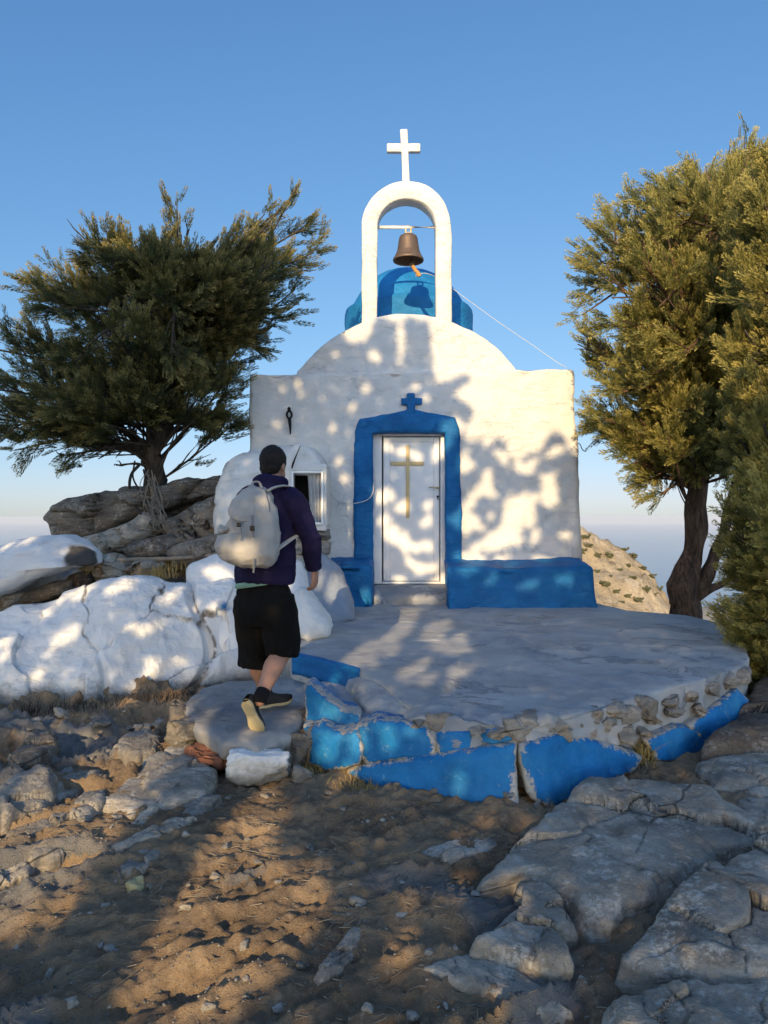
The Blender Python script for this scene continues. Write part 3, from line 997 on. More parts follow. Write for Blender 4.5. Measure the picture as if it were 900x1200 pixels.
    k = np.clip((.99 - V[:, 2]) / .5, 0, 1.3)
    V[:, 1] -= np.where(V[:, 1] < 8.9, .05 * k, 0); V[:, 0] += np.where(V[:, 0] > 2, .06 * k ** 2, 0)
    V = V + vnormals(V, Fq) * (fbm(V * 2.6, 4, 51) * .022 + fbm(V * 9, 3, 52) * .007)[:, None]
    b = mesh_np('bench', V, Fq, M['blue'], chap); b['label'] = 'long blue masonry bench right of the door'
    V, Fq = rbox((-.95, 8.84, .3), (fx(436.5, 8.85), YF + .05, 1.02), .05, .05, 0)
    V[:, 2] += np.where(V[:, 2] > .9, np.interp(V[:, 1], [8.8, 9.3], [0, .07]), 0)
    V = V + vnormals(V, Fq) * (fbm(V * 2.6, 4, 57) * .022 + fbm(V * 9, 3, 58) * .007)[:, None]
    b = mesh_np('bench', V, Fq, M['blue'], chap); b['label'] = 'short blue masonry bench left of the door'
    # flared corner at the right end
    V, Fl = tube([(fx(676), YF + .05, 1.02), (fx(675.5), YF + .06, 1.4), (fx(674.5), YF + .07, 1.9), (fx(673.5), YF + .08, 2.3)], [.085, .07, .055, .03], nseg=14)
    mesh_np('corner_buttress', V, Fl, M['white'], chap)


chapel()

# things on the chapel
yb = YF + .29
bc = np.array([(478.5 - CX) * yb / F, yb])
bell = empty('bell', (bc[0], yb, CH + (HY - 266) * yb / F), 'weathered bronze bell hanging from the crossbar of the white arch', 'bell')
sb = yb / F
def bz(v): return CH + (HY - v) * sb
prof = [(.0, bz(275.5)), (.085, bz(275.6)), (.115, bz(277.5)), (.125, bz(281)), (.135, bz(288)), (.150, bz(295)), (.178, bz(300.5)), (.200, bz(303.5)), (.203, bz(306)),
        (.19, bz(306.2)), (.165, bz(301)), (.13, bz(292)), (.11, bz(281)), (.0, bz(279))]
prof = resample(prof, 60, False)
n = 48; an = np.linspace(0, 2 * math.pi, n, endpoint=False)
V = np.vstack([np.stack([bc[0] + r * np.cos(an), yb + r * np.sin(an), np.full(n, z)], 1) for r, z in prof])
mesh_np('bell_body', V, grid_faces(60, n, True), M['bell'], bell)
V, Fl = joinl([tube([(bc[0] + .035 * math.cos(a) * 1.0, yb + (0), bz(270) + .06 * math.sin(a)) for a in np.linspace(0, 6.28, 20)], .012, nseg=8),
               tube([(bc[0] - .03, yb, bz(276)), (bc[0], yb, bz(272)), (bc[0] + .03, yb, bz(276))], .014, nseg=8)])
mesh_np('shackle', V, Fl, M['brass'], bell)
V, Fl = joinl([tube([(bc[0] + .02, yb, bz(295)), (bc[0] + .04, yb, bz(307))], .012, nseg=8), ellipsoid((bc[0] + .045, yb, bz(309)), (.035, .035, .045))])
mesh_np('clapper', V, Fl, M['bell'], bell)

rp = [P(482.5, 306, yb), P(484, 312, yb), P(487, 317, yb), P(490, 320, yb), P(492, 324, yb)]
rope = empty('bell_rope', rp[0], 'knotted orange rope end and long white string tied to the bell clapper', 'rope')
c = catmull(rp, 40); tw = np.arange(40)
V, Fl = joinl([tube(c, .020 + .008 * np.abs(np.sin(tw * .8)), nseg=10), tube([P(489, 319, yb), P(487.5, 324, yb)], [.012, .006], nseg=8)])
mesh_np('rope_end', V, Fl, M['rope'], rope)
c = catmull([P(490, 321, yb), P(500, 320.5, yb), P(515, 327, yb + .1), P(545, 349, yb + .1), P(585, 378, yb + .1), P(625, 405, yb + .1), P(652, 424, yb + .05), P(664, 430.5, YF + .2)], 60)
V, Fl = tube(c, .0036, nseg=6); mesh_np('string', V, Fl, M['string'], rope)

# keyhole shaped iron
yk = YF - .045
ring = [P(339 + 2.9 * math.sin(a), 486 - 4.2 * math.cos(a), yk) for a in np.linspace(0, 2 * math.pi, 22)]
ko = mesh_np('iron_wall_hook', *joinl([tube(ring, .014, nseg=8), tube([P(339, 482, yk), P(338.7, 478.5, yk), P(338.8, 477, yk)], [.02, .022, .012], nseg=8),
                                       tube([P(339, 490, yk), P(339.8, 497, yk), P(340.2, 504, yk), P(340.2, 509, yk + .02)], [.024, .02, .012, .007], nseg=8)]), M['iron'])
tag(ko, 'black keyhole shaped iron hook on the left of the white facade', 'hook')
cbk = catmull([P(381, 556, 8.5), P(384, 572, 8.9), P(395, 586, 9.22), P(412, 590, 9.2), P(430, 586, 9.22), P(437, 577, 9.24), P(437.5, 567, 9.26), P(438.5, 562, 9.36)], 60)
cb = mesh_np('cable', *tube(cbk, .0065, nseg=8), M['cable']); tag(cb, 'thin white cable sagging from the shrine box to the door', 'cable')
nl = mesh_np('bent_wire', *tube(catmull([P(676, 519, 9.33), P(680, 521, 9.33), P(682, 526, 9.32), P(686, 529, 9.32), P(687, 525, 9.32)], 24), .006, nseg=6), M['steel'])
tag(nl, 'short bent wire sticking out of the right edge of the facade', 'wire')

# ------------------------------------------------------------------ shrine box
shr = empty('shrine', (-1.4, 8.8, 1.0), 'rounded whitewashed masonry shrine with a framed dark niche, left of chapel', 'shrine')
rows = []
cs = [(690, 236, 388, .62), (650, 245, 384, .60), (612, 246.5, 384, .58), (585, 247.5, 383.5, .57), (562, 252, 383, .55), (548, 257, 381.5, .52), (538, 263, 378.5, .48), (530, 275, 373, .40), (524.5, 296, 366, .29), (521, 318, 358, .16), (519.5, 336, 348, .03)]
cs = catmull(np.array(cs, float), 60)
for (v, ul, ur, dep) in cs:
    a = np.linspace(0, 2 * math.pi, 90, endpoint=False)
    e = 3.4
    cxs, hw = (ul + ur) / 2, (ur - ul) / 2
    sx = np.sign(np.cos(a)) * np.abs(np.cos(a)) ** (2 / e); sy = np.sign(np.sin(a)) * np.abs(np.sin(a)) ** (2 / e)
    rows.append(np.stack([(cxs + hw * sx - CX) * 8.6 / F, 8.95 + dep * sy, np.full(90, CH + (HY - v) * 8.6 / F)], 1))
V = np.vstack(rows); Fq = grid_faces(60, 90, True)
N = vnormals(V, Fq)
blk = np.floor(V[:, 2] * 3.1 + .2 * fbm(V * 2, 2, 5))
V = V + N * (fbm(V * 2.2, 4, 61) * .03 + fbm(V * 7, 4, 62) * .010)[:, None]
gr = np.abs((V[:, 2] * 3.1 + .25 * fbm(V * 2, 2, 5)) % 1 - .5)
V = V - vnormals(V, Fq) * (sstep(.04, 0, gr) * .02 * (V[:, 0] < -1.2))[:, None]
yn = 8.30
inh = (V[:, 1] < 8.7) & (V[:, 0] > (344 - CX) * yn / F) & (V[:, 0] < (378 - CX) * yn / F) & (V[:, 2] > CH + (HY - 614) * yn / F) & (V[:, 2] < CH + (HY - 552) * yn / F)
mesh_np('masonry_body', V, Fq[~np.any(inh[Fq], axis=1)], M['white'], shr)
def X8(u): return (u - CX) * yn / F
def Z8(v): return CH + (HY - v) * yn / F
# niche box: sides, top, back, all around a hollow
hood = [(X8(334), Z8(556)), (X8(342), Z8(531)), (X8(353), Z8(522)), (X8(366), Z8(527)), (X8(376), Z8(540)), (X8(382), Z8(556))]
box = [rbox((X8(325), yn + .012, Z8(618)), (X8(342), 8.85, Z8(548)), .015, .06, .004, 6, 2), rbox((X8(378.5), yn + .012, Z8(616)), (X8(383), 8.85, Z8(548)), .015, .06, .004, 6, 3),
       rbox((X8(325), yn + .01, Z8(552)), (X8(383), 8.85, Z8(543)), .02, .06, .004, 6, 4), rbox((X8(325), yn + .01, Z8(622)), (X8(382), 8.85, Z8(613)), .015, .06, .004, 6, 5)]
V, Fq = join(box); mesh_np('niche_surround', V, Fq, M['white'], shr)
V, Fq = rbox((X8(340), yn + .3, Z8(616)), (X8(380), yn + .36, Z8(548)), .01, .2); mesh_np('niche_back', V, Fq, M['black'], shr)
V, Fq = join([rbox((X8(341.5), yn - .02, Z8(615)), (X8(344), yn + .02, Z8(552)), .005, .3), rbox((X8(376.5), yn - .02, Z8(615)), (X8(379.2), yn + .02, Z8(552)), .005, .3),
              rbox((X8(344.1), yn - .018, Z8(554.6)), (X8(376.4), yn + .02, Z8(552)), .005, .3), rbox((X8(344.1), yn - .018, Z8(615)), (X8(376.4), yn + .02, Z8(612)), .005, .3)])
mesh_np('window_frame', V, Fq, M['door'], shr, smooth=False)
cu = []
for uu in np.linspace(0, 1, 40):
    col_ = []
    for vv in np.linspace(0, 1, 12):
        xx = 360 + 3.5 * vv + (16 - 3.5 * vv) * uu
        col_.append((X8(xx), yn + .05 + .012 * math.sin(uu * 22), Z8(555 + 57 * vv)))
    cu.append(col_)
V = np.array(cu).reshape(-1, 3); mesh_np('curtain', V, grid_faces(40, 12), M['curtain'], shr)
V, Fl = tube([P(352, 522, 8.28), P(348, 532, 8.28), P(343.5, 543, 8.27), P(342, 549, 8.27)], [.004, .006, .012, .008], nseg=8)
mesh_np('iron_strap', V, Fl, M['iron'], shr)
face_block('hood', [(330, 556), (334, 535), (344, 523), (353, 520), (364, 526), (374, 538), (381, 552), (382, 558)], lambda u, v: 8.42 + 0 * u, .07, .4, M['white'], 71, parent=shr, power=9, amp=.008, edge=.02)
for i, (u0, v0, u1, v1) in enumerate([(364, 618, 386, 634), (366, 632, 387, 650), (345, 617, 366, 634), (343, 633, 367, 650)]):
    V, Fq = chisel(P((u0 + u1) / 2, (v0 + v1) / 2, 8.5), ((u1 - u0) * .0108, .5, (v1 - v0) * .0112), 80 + i, 0, 0, n=14, nplanes=6, amp=.05)
    mesh_np('pier_stone', V, Fq, M['rubble'], shr)

# ------------------------------------------------------------------ whitewashed rocks on the left
def big_white():
    # plan along X, profile front-to-back; stations at surveyed columns
    cols = [-160, -60, 0, 60, 110, 150, 178, 200, 240, 270, 296, 312]
    base = [(848, 6.0), (842, 6.0), (838, 6.0), (831, 6.1), (826, 6.2), (820, 6.35), (815, 6.45), (806, 6.55), (796, 6.7), (786, 6.9), (776, 7.0), (770, 7.1)]
    top = [(720, 7.1), (724, 7.1), (716, 7.1), (703, 7.2), (689, 7.25), (676, 7.3), (677, 7.35), (685, 7.4), (682, 7.45), (680, 7.5), (690, 7.6), (715, 7.6)]
    rows = []
    for u, (vb, yb_), (vt, yt) in zip(cols, base, top):
        b = P(u, vb, yb_); tt = P(u, vt, yt); b[2] -= .25
        m1 = b * .72 + tt * .28 + np.array([0, -.10, .06]); m2 = b * .4 + tt * .6 + np.array([0, -.10, .08])
        m3 = b * .12 + tt * .88 + np.array([0, -.05, .05])
        bk = tt + np.array([0, .35, -.10]); bb = tt + np.array([0, .55, -.7])
        rows.append(catmull([b, m1, m2, m3, tt, bk, bb], 150))
    rows = np.array(rows)
    V = np.stack([catmull(rows[:, k], 460) for k in range(150)], 1).reshape(-1, 3)
    Fq = grid_faces(460, 150)
    N = vnormals(V, Fq)
    if N[:, 1].mean() > 0: N = -N; Fq = Fq[:, ::-1]
    rgf = np.random.default_rng(5)
    sd_ = np.stack([rgf.uniform(-5, -1.2, 15), rgf.uniform(0, 1.1, 15)], 1)
    q2 = V[:, [0, 2]] + .10 * np.stack([fbm(V * 2.5, 3, 1), fbm(V * 2.5 + 5, 3, 2)], 1)
    d2 = np.sqrt(((q2[:, None] - sd_[None]) ** 2).sum(2)); ki = d2.argmin(1); ds_ = np.sort(d2, 1)
    lv = rgf.uniform(-.03, .03, 15); tl_ = rgf.normal(0, .10, (15, 2))
    fc = lv[ki] + ((q2 - sd_[ki]) * tl_[ki]).sum(1) - .022 * np.exp(-((ds_[:, 1] - ds_[:, 0]) / .011) ** 2)
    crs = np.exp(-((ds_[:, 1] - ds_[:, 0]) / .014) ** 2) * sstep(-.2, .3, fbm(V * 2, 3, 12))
    d = fc + fbm(V * 1.5, 5, 91, .5) * .03 + ridged(V * np.array([1.6, 2.4, 2.4]), 4, 94) * .022 + fbm(V * 9, 4, 95) * .008
    # clefts between boulders under the lime
    cl = np.abs(V[:, 0] - (-1.78 + .16 * np.sin(V[:, 2] * 5)))
    d = d - sstep(.07, 0, cl) * .10
    cl = np.abs(V[:, 0] - (-2.58 - .35 * (V[:, 2] - .4) + .05 * np.sin(V[:, 2] * 9))); d = d - sstep(.05, 0, cl) * .05 * sstep(.45, .15, V[:, 2])
    V = V + N * d[:, None]
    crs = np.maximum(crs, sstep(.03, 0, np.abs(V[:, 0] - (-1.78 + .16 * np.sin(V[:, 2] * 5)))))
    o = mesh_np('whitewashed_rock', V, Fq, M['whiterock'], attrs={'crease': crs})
    tag(o, 'long low whitewashed rock outcrop along the left, dappled with sun', 'rock')


big_white()
face_block('whitewashed_rock', [(-120, 690), (-60, 660), (0, 641), (45, 629), (80, 627), (97, 633), (112, 648), (114, 660), (70, 668), (0, 698), (-60, 716)],
           lambda u, v: 7.5 - (v - 630) * .004, .32, .5, M['whiterock2'], 101, 'white painted boulder with a bare dark end, at the left edge', 'rock', power=4.5, amp=.035, freq=3.2, edge=.015, facet=.3, smooth=0)
face_block('whitewashed_rock', [(221, 664), (240, 653), (275, 648), (330, 648), (352, 660), (358, 690), (372, 712), (388, 734), (384, 745), (350, 762), (300, 775), (265, 770), (240, 745), (226, 700)],
           lambda u, v: 7.95 - (v - 650) * .0065, .28, .5, M['whiterock'], 103, 'whitewashed boulder with a blue smear, under the white shrine', 'rock', power=4, amp=.045, freq=2.5, edge=.02)
face_block('whitewashed_rock', [(338, 702), (352, 690), (362, 696), (376, 716), (388, 735), (384, 744), (362, 748), (345, 742)],
           lambda u, v: 7.1 - (v - 690) * .004, .16, .4, M['white'], 104, 'small rounded white lump of plaster beside the walker, at the terrace edge', 'rock', power=3, amp=.03, freq=3.5, edge=.03)
face_block('painted_mound', [(352, 735), (352, 690), (362, 660), (378, 650), (396, 664), (408, 690), (416, 726), (398, 737)],
           lambda u, v: 8.2 - (v - 650) * .005, .25, .5, M['graymound'], 105, 'grey-blue cement mound between white boulder and left bench', 'rock', power=2.6, amp=.03, freq=3, edge=.02)

# ------------------------------------------------------------------ dark rocks under the left tree
DR = [
    ([(52, 607), (60, 596), (104, 580), (150, 574), (182, 573), (215, 562), (262, 556), (266, 578), (215, 592), (170, 606), (135, 622), (104, 631), (62, 629)], 9.3, .5, 'long dark slab of rock against the sky, under the leaning tree'),
    ([(103, 634), (140, 618), (172, 602), (190, 607), (193, 622), (172, 634), (128, 648)], 8.9, .3, 'flat lighter grey rock plank leaning below the long slab'),
    ([(186, 614), (215, 598), (255, 580), (268, 600), (262, 640), (225, 645), (196, 636)], 8.9, .4, 'dark blocky rock against the left flank of the shrine'),
    ([(138, 645), (168, 631), (198, 627), (212, 636), (206, 650), (160, 655)], 8.6, .3, 'dark grey rock at the foot of the leaning tree'),
    ([(198, 648), (222, 636), (258, 630), (262, 655), (232, 664), (205, 662)], 8.4, .3, 'rough brown rock just left of the shrine base'),
    ([(110, 668), (116, 652), (130, 648), (144, 662), (148, 676), (128, 684), (113, 680)], 7.9, .2, 'grey lichen boulder at the end of the white boulder'),
    ([(77, 688), (84, 674), (98, 671), (106, 678), (103, 692), (88, 696)], 7.75, .15, 'small reddish brown stone on the rock shelf'),
    ([(22, 708), (32, 694), (60, 683), (84, 680), (82, 694), (50, 708), (30, 714)], 7.6, .2, 'dark tilted slab wedged under the white boulder'),
    ([(-20, 722), (-8, 700), (12, 693), (28, 696), (20, 714), (4, 722)], 7.5, .2, 'pale chipped stone at the left edge under the white boulder'),
    ([(140, 606), (180, 592), (225, 570), (262, 562), (264, 640), (200, 640), (150, 636)], 9.75, .2, 'dark broken rock behind the leaning trunk, under the long slab'),
    ([(145, 668), (158, 656), (178, 654), (186, 664), (178, 674), (155, 677)], 8.0, .2, 'lichen speckled stone beside the fallen pole'),
]
for i, (ol, Y, dp, lb) in enumerate(DR):
    face_block('rock', ol, (lambda Y: lambda u, v: Y + 0 * u)(Y), dp, .5, M['darkrock'] if i in (0, 2, 3, 4, 7) else (M['rust'] if i == 6 else M['rock']), 120 + i, lb, 'rock', power=3.2, amp=.05 if i < 5 else .02, freq=2.6, edge=.05, facet=.55)

# ------------------------------------------------------------------ terrace
ter = empty('terrace', (1.2, 6.0, .1), 'raised grey cement terrace with cracked blue painted front wall', 'terrace')
def zt(Y): return .425 + .021 * (Y - 4.2)
def terr_pt(u, v):
    Y = 5.0
    for _ in range(20): Y = (CH - zt(Y)) * F / (v - HY)
    return ((u - CX) * Y / F, Y)
tp = [(343, 766), (380, 773), (418, 784), (448, 796), (468, 815), (498, 833), (540, 843), (575, 844), (620, 838), (690, 825), (767, 808), (830, 793), (872, 777), (878, 765), (872, 752), (864, 739), (850, 728), (800, 718), (740, 714)]
ol = [terr_pt(u, v) for u, v in tp] + [(2.6, 9.5), (-1.0, 9.5), (-1.15, 7.4)]
def emb(q):
    b = np.zeros((len(q), 3)); b[:, :2] = q; b[:, 2] = zt(q[:, 1]) - .03
    nn = np.zeros((len(q), 3)); nn[:, 2] = 1
    return b, nn
V, f = shell(np.array(ol), emb, .03, .62, 420, 70, 26, 0, 1, 5, .004, 2, centre=(1.2, 6.9))
dz = fbm(V * np.array([1.2, 1.2, 0]), 4, 66) * .012 + fbm(V * np.array([5, 5, 0]), 4, 67) * .004 - .012 * sstep(.12, .2, fbm(V * np.array([1.1, 2.1, 0]) + 4, 5, 68, .6))
V[:, 2] += np.where(V[:, 2] > .3, dz, 0)
mesh_np('paving', V, f, M['cement'], ter)


def yfront(u, v=None):
    y = np.interp(u, [330, 358, 420, 470, 540, 610, 640, 700, 750, 800, 876, 900], [4.95, 4.78, 4.5, 4.34, 4.20, 4.10, 4.16, 4.46, 4.74, 5.02, 5.58, 5.75])
    if v is not None: y = y + (900 - v) * .0012
    return y


def panel(px, seed, thick=.06, amp=.012, dy=0, label=None, name='blue_panel'):
    o = face_block(name, px, lambda u, v: yfront(u, v) + dy, thick, .25, M['panel'], seed, None, parent=ter, power=9, amp=amp, freq=5, edge=.035, nang=220, nring=30)
    me = o.data
    n = len(me.vertices)
    co = np.zeros(n * 3, np.float32); me.vertices.foreach_get('co', co); co = co.reshape(-1, 3)
    nang, nring = 220, 30
    rs = (1 - (1 - np.linspace(0, 1, nring)) ** 1.8)[1:]
    rim = np.concatenate([[0], np.repeat(rs, nang)])
    rim = np.concatenate([rim, rim[:-nang]])[:n]
    lowv = np.clip((np.mean([q[1] for q in px]) - (HY - (co[:, 2] - CH) * F / co[:, 1])) / 25, -1, 1)
    rim = rim * (.965 - .05 * lowv)
    a = me.attributes.new('rim', 'FLOAT', 'POINT'); a.data.foreach_set('value', rim.astype(np.float32))
    if label: o['label'] = label
    return o


panel([(402, 903), (420, 896), (500, 884), (560, 876), (601, 872), (604, 900), (606, 946), (575, 946), (539, 942), (498, 937), (457, 929), (430, 918)], 201, label='large blue slab left of the dark crack')
panel([(609, 872), (647, 859), (685, 864), (720, 874), (750, 886), (740, 902), (690, 924), (640, 946), (622, 934), (612, 905)], 202, label='pointed blue slab right of the dark crack')
panel([(752, 866), (790, 849), (820, 851), (830, 880), (824, 893), (795, 893), (766, 889)], 203)
panel([(803, 850), (835, 826), (862, 806), (877, 822), (874, 850), (850, 866), (826, 874)], 204, dy=-.02, label='rounded blue slab at the right end')
panel([(418, 850), (440, 842), (470, 846), (500, 852), (512, 870), (505, 884), (460, 889), (428, 893), (417, 880)], 205, .05, dy=.02)
panel([(510, 858), (530, 853), (553, 856), (553, 872), (540, 878), (514, 880)], 206, .05, dy=.03)
panel([(560, 856), (580, 850), (598, 853), (600, 864), (578, 870), (562, 868)], 207, .05, dy=.04)
panel([(356, 850), (378, 846), (404, 856), (420, 852), (428, 872), (424, 893), (404, 897), (380, 900), (362, 892)], 208, .08, dy=-.02, label='worn pale blue block at the left corner')
# blue riser on the upper left edge of the paving and the low step before it
def strip(pts_top, drop, seed, name):
    top = catmull(np.array(pts_top), 60)
    rows = []
    for k, (dy_, dz_) in enumerate(((.05, .01), (.0, .004), (-.025, -.012), (-.03, -drop * .5), (-.035, -drop), (.05, -drop - .05))):
        r = top.copy(); r[:, 1] += dy_; r[:, 0] -= .4 * dy_ * -1 * 0; r[:, 2] += dz_
        rows.append(r)
    rr = np.array(rows)
    V = np.stack([catmull(rr[:, k], 24) for k in range(60)], 1).reshape(-1, 3)
    V = V + (fbm(V * 7, 4, seed) * .008)[:, None] * np.array([.5, 1, .3])
    return mesh_np(name, V, grid_faces(24, 60), M['blue'], ter)
strip([(*terr_pt(u, v), zt(terr_pt(u, v)[1]) - .006) for u, v in [(342, 765.5), (370, 771), (398, 778), (422, 785)]], .15, 211, 'blue_riser')
ground_slab('step', [(357, 800), (385, 795), (424, 795), (452, 800), (470, 822), (478, 845), (436, 850), (420, 848), (392, 834), (366, 812)], .30, .035, M['graymound'], 212, None, parent=ter, power=14, amp=.010, facet=0, deep=.35, edge=.02)
panel([(356, 806), (362, 800), (384, 818), (404, 832), (424, 836), (424, 850), (402, 856), (376, 848), (358, 842)], 213, .06, dy=.16, label='lit pale blue face of the low step')
ground_slab('cement_fillet', [(404, 794), (432, 786), (462, 797), (486, 816), (516, 838), (506, 850), (480, 846), (452, 836), (430, 830), (412, 812)], .33, .11, M['cement'], 214, None, parent=ter, power=3.2, amp=.02, freq=5, facet=0, deep=.3, edge=.04)
face_block('mortar', [(474, 842), (500, 836), (560, 846), (620, 840), (690, 830), (740, 818), (752, 840), (748, 866), (700, 872), (640, 868), (600, 872), (540, 876), (500, 874), (478, 868)], lambda u, v: yfront(u, v) + .06, .05, .2, M['cement'], 230, None, parent=ter, power=8, amp=.03, freq=8, edge=.05)
# rubble course under the lip of the paving
rg = np.random.default_rng(5)
st = [(500, 833, 548, 866), (548, 846, 572, 862), (571, 850, 590, 864), (586, 838, 622, 866), (592, 834, 640, 858), (628, 836, 664, 860), (640, 846, 668, 866), (664, 834, 686, 858), (684, 826, 710, 850),
      (676, 848, 702, 866), (700, 836, 722, 858), (706, 822, 736, 842), (724, 828, 748, 848), (742, 816, 770, 840), (752, 834, 774, 852), (770, 812, 798, 832), (776, 826, 800, 842), (796, 804, 822, 826),
      (818, 796, 842, 816), (838, 788, 862, 808), (806, 822, 824, 836), (718, 850, 742, 868), (742, 850, 762, 864), (596, 862, 612, 876), (478, 838, 502, 852), (858, 782, 880, 800)]
for i, (u0, v0, u1, v1) in enumerate(st):
    uc, vc = (u0 + u1) / 2, (v0 + v1) / 2
    Y = float(yfront(uc, vc)) + (.05 if uc < 720 else .0) + rg.uniform(-.02, .03)
    k_ = rg.uniform(.65, 1.25); u0, u1, v0, v1 = uc - (u1 - u0) * .5 * k_, uc + (u1 - u0) * .5 * k_, vc - (v1 - v0) * .5 * k_, vc + (v1 - v0) * .5 * k_
    V, Fq = chisel(P(uc, vc, Y), ((u1 - u0) * Y / F * 1.0, .2, (v1 - v0) * Y / F * .95), 300 + i, rg.uniform(-.3, .3), rg.uniform(-.35, .35), n=16, nplanes=12, amp=.06)
    mesh_np('rubble_stone', V, Fq, M['rubble'], ter)

# ------------------------------------------------------------------ step stone at left, its bricks and painted block
ss = ground_slab('stone_step', [(212, 826), (232, 808), (270, 800), (345, 792), (362, 800), (364, 822), (353, 846), (338, 860), (316, 868), (304, 873), (282, 868), (258, 869), (240, 856), (219, 845)], .225, .045, M['stepcem'], 221,
                 'worn plastered stone step under the walking man', 'step', power=16, amp=.016, freq=5, facet=0, deep=.11, edge=.045)
for i, (u, Yb, zz, rz) in enumerate([(233, 4.74, .085, -.75), (250, 4.62, .075, -.45), (277, 4.60, .08, .02)]):
    V, Fq = rbox((-.10, -.05, -.034), (.10, .05, .034), .014, .016, .016, 11, 330 + i)
    c_, s_ = math.cos(rz), math.sin(rz)
    V = V @ np.array([[c_, -s_, 0], [s_, c_, 0], [0, 0, 1]]).T + np.array([(u - CX) * Yb / F, Yb, zz])
    b = mesh_np('brick', V, Fq, M['brick'], ss); b['label'] = 'broken red brick under the step'
for i, (u, v, Yb, sz_) in enumerate([(218, 858, 4.95, .26), (316, 888, 4.62, .22), (338, 882, 4.72, .24), (352, 868, 4.9, .24), (300, 886, 4.75, .3), (262, 890, 4.75, .3), (358, 850, 5.1, .25), (214, 842, 5.2, .26)]):
    V, Fq = chisel(P(u, v, Yb), (sz_, sz_, .2), 350 + i, i * .7, .1, n=14, nplanes=10, amp=.06)
    mesh_np('packing_stone', V, Fq, M['darkrock'], ss)
V, Fq = chisel(P(302, 898, 4.42), (.42, .17, .21), 341, .05, .06, n=26, nplanes=6, amp=.05)
tag(mesh_np('painted_stone', V, Fq, M['whiterock']), 'squarish white painted stone in front of the stone step', 'stone')
V, Fq = chisel(G(353, 915, .02) + np.array([0, .03, .03]), (.16, .13, .10), 342, .4, .2, n=16, nplanes=10)
tag(mesh_np('stone', V, Fq, M['rubble']), 'small tan stone beside the white painted stone', 'stone')
V, Fq = chisel(G(345, 893, .05) + np.array([0, .06, .06]), (.14, .25, .22), 343, .8, .2, n=16, nplanes=10)
tag(mesh_np('stone', V, Fq, M['darkrock']), 'dark upright stone between the stone step and blue corner', 'stone')
V, Fq = chisel(P(365, 872, 4.75), (.12, .2, .28), 344, .2, .1, n=16, nplanes=10)
tag(mesh_np('stone', V, Fq, M['rubble']), 'narrow stone wedged at the foot of the terrace corner', 'stone')

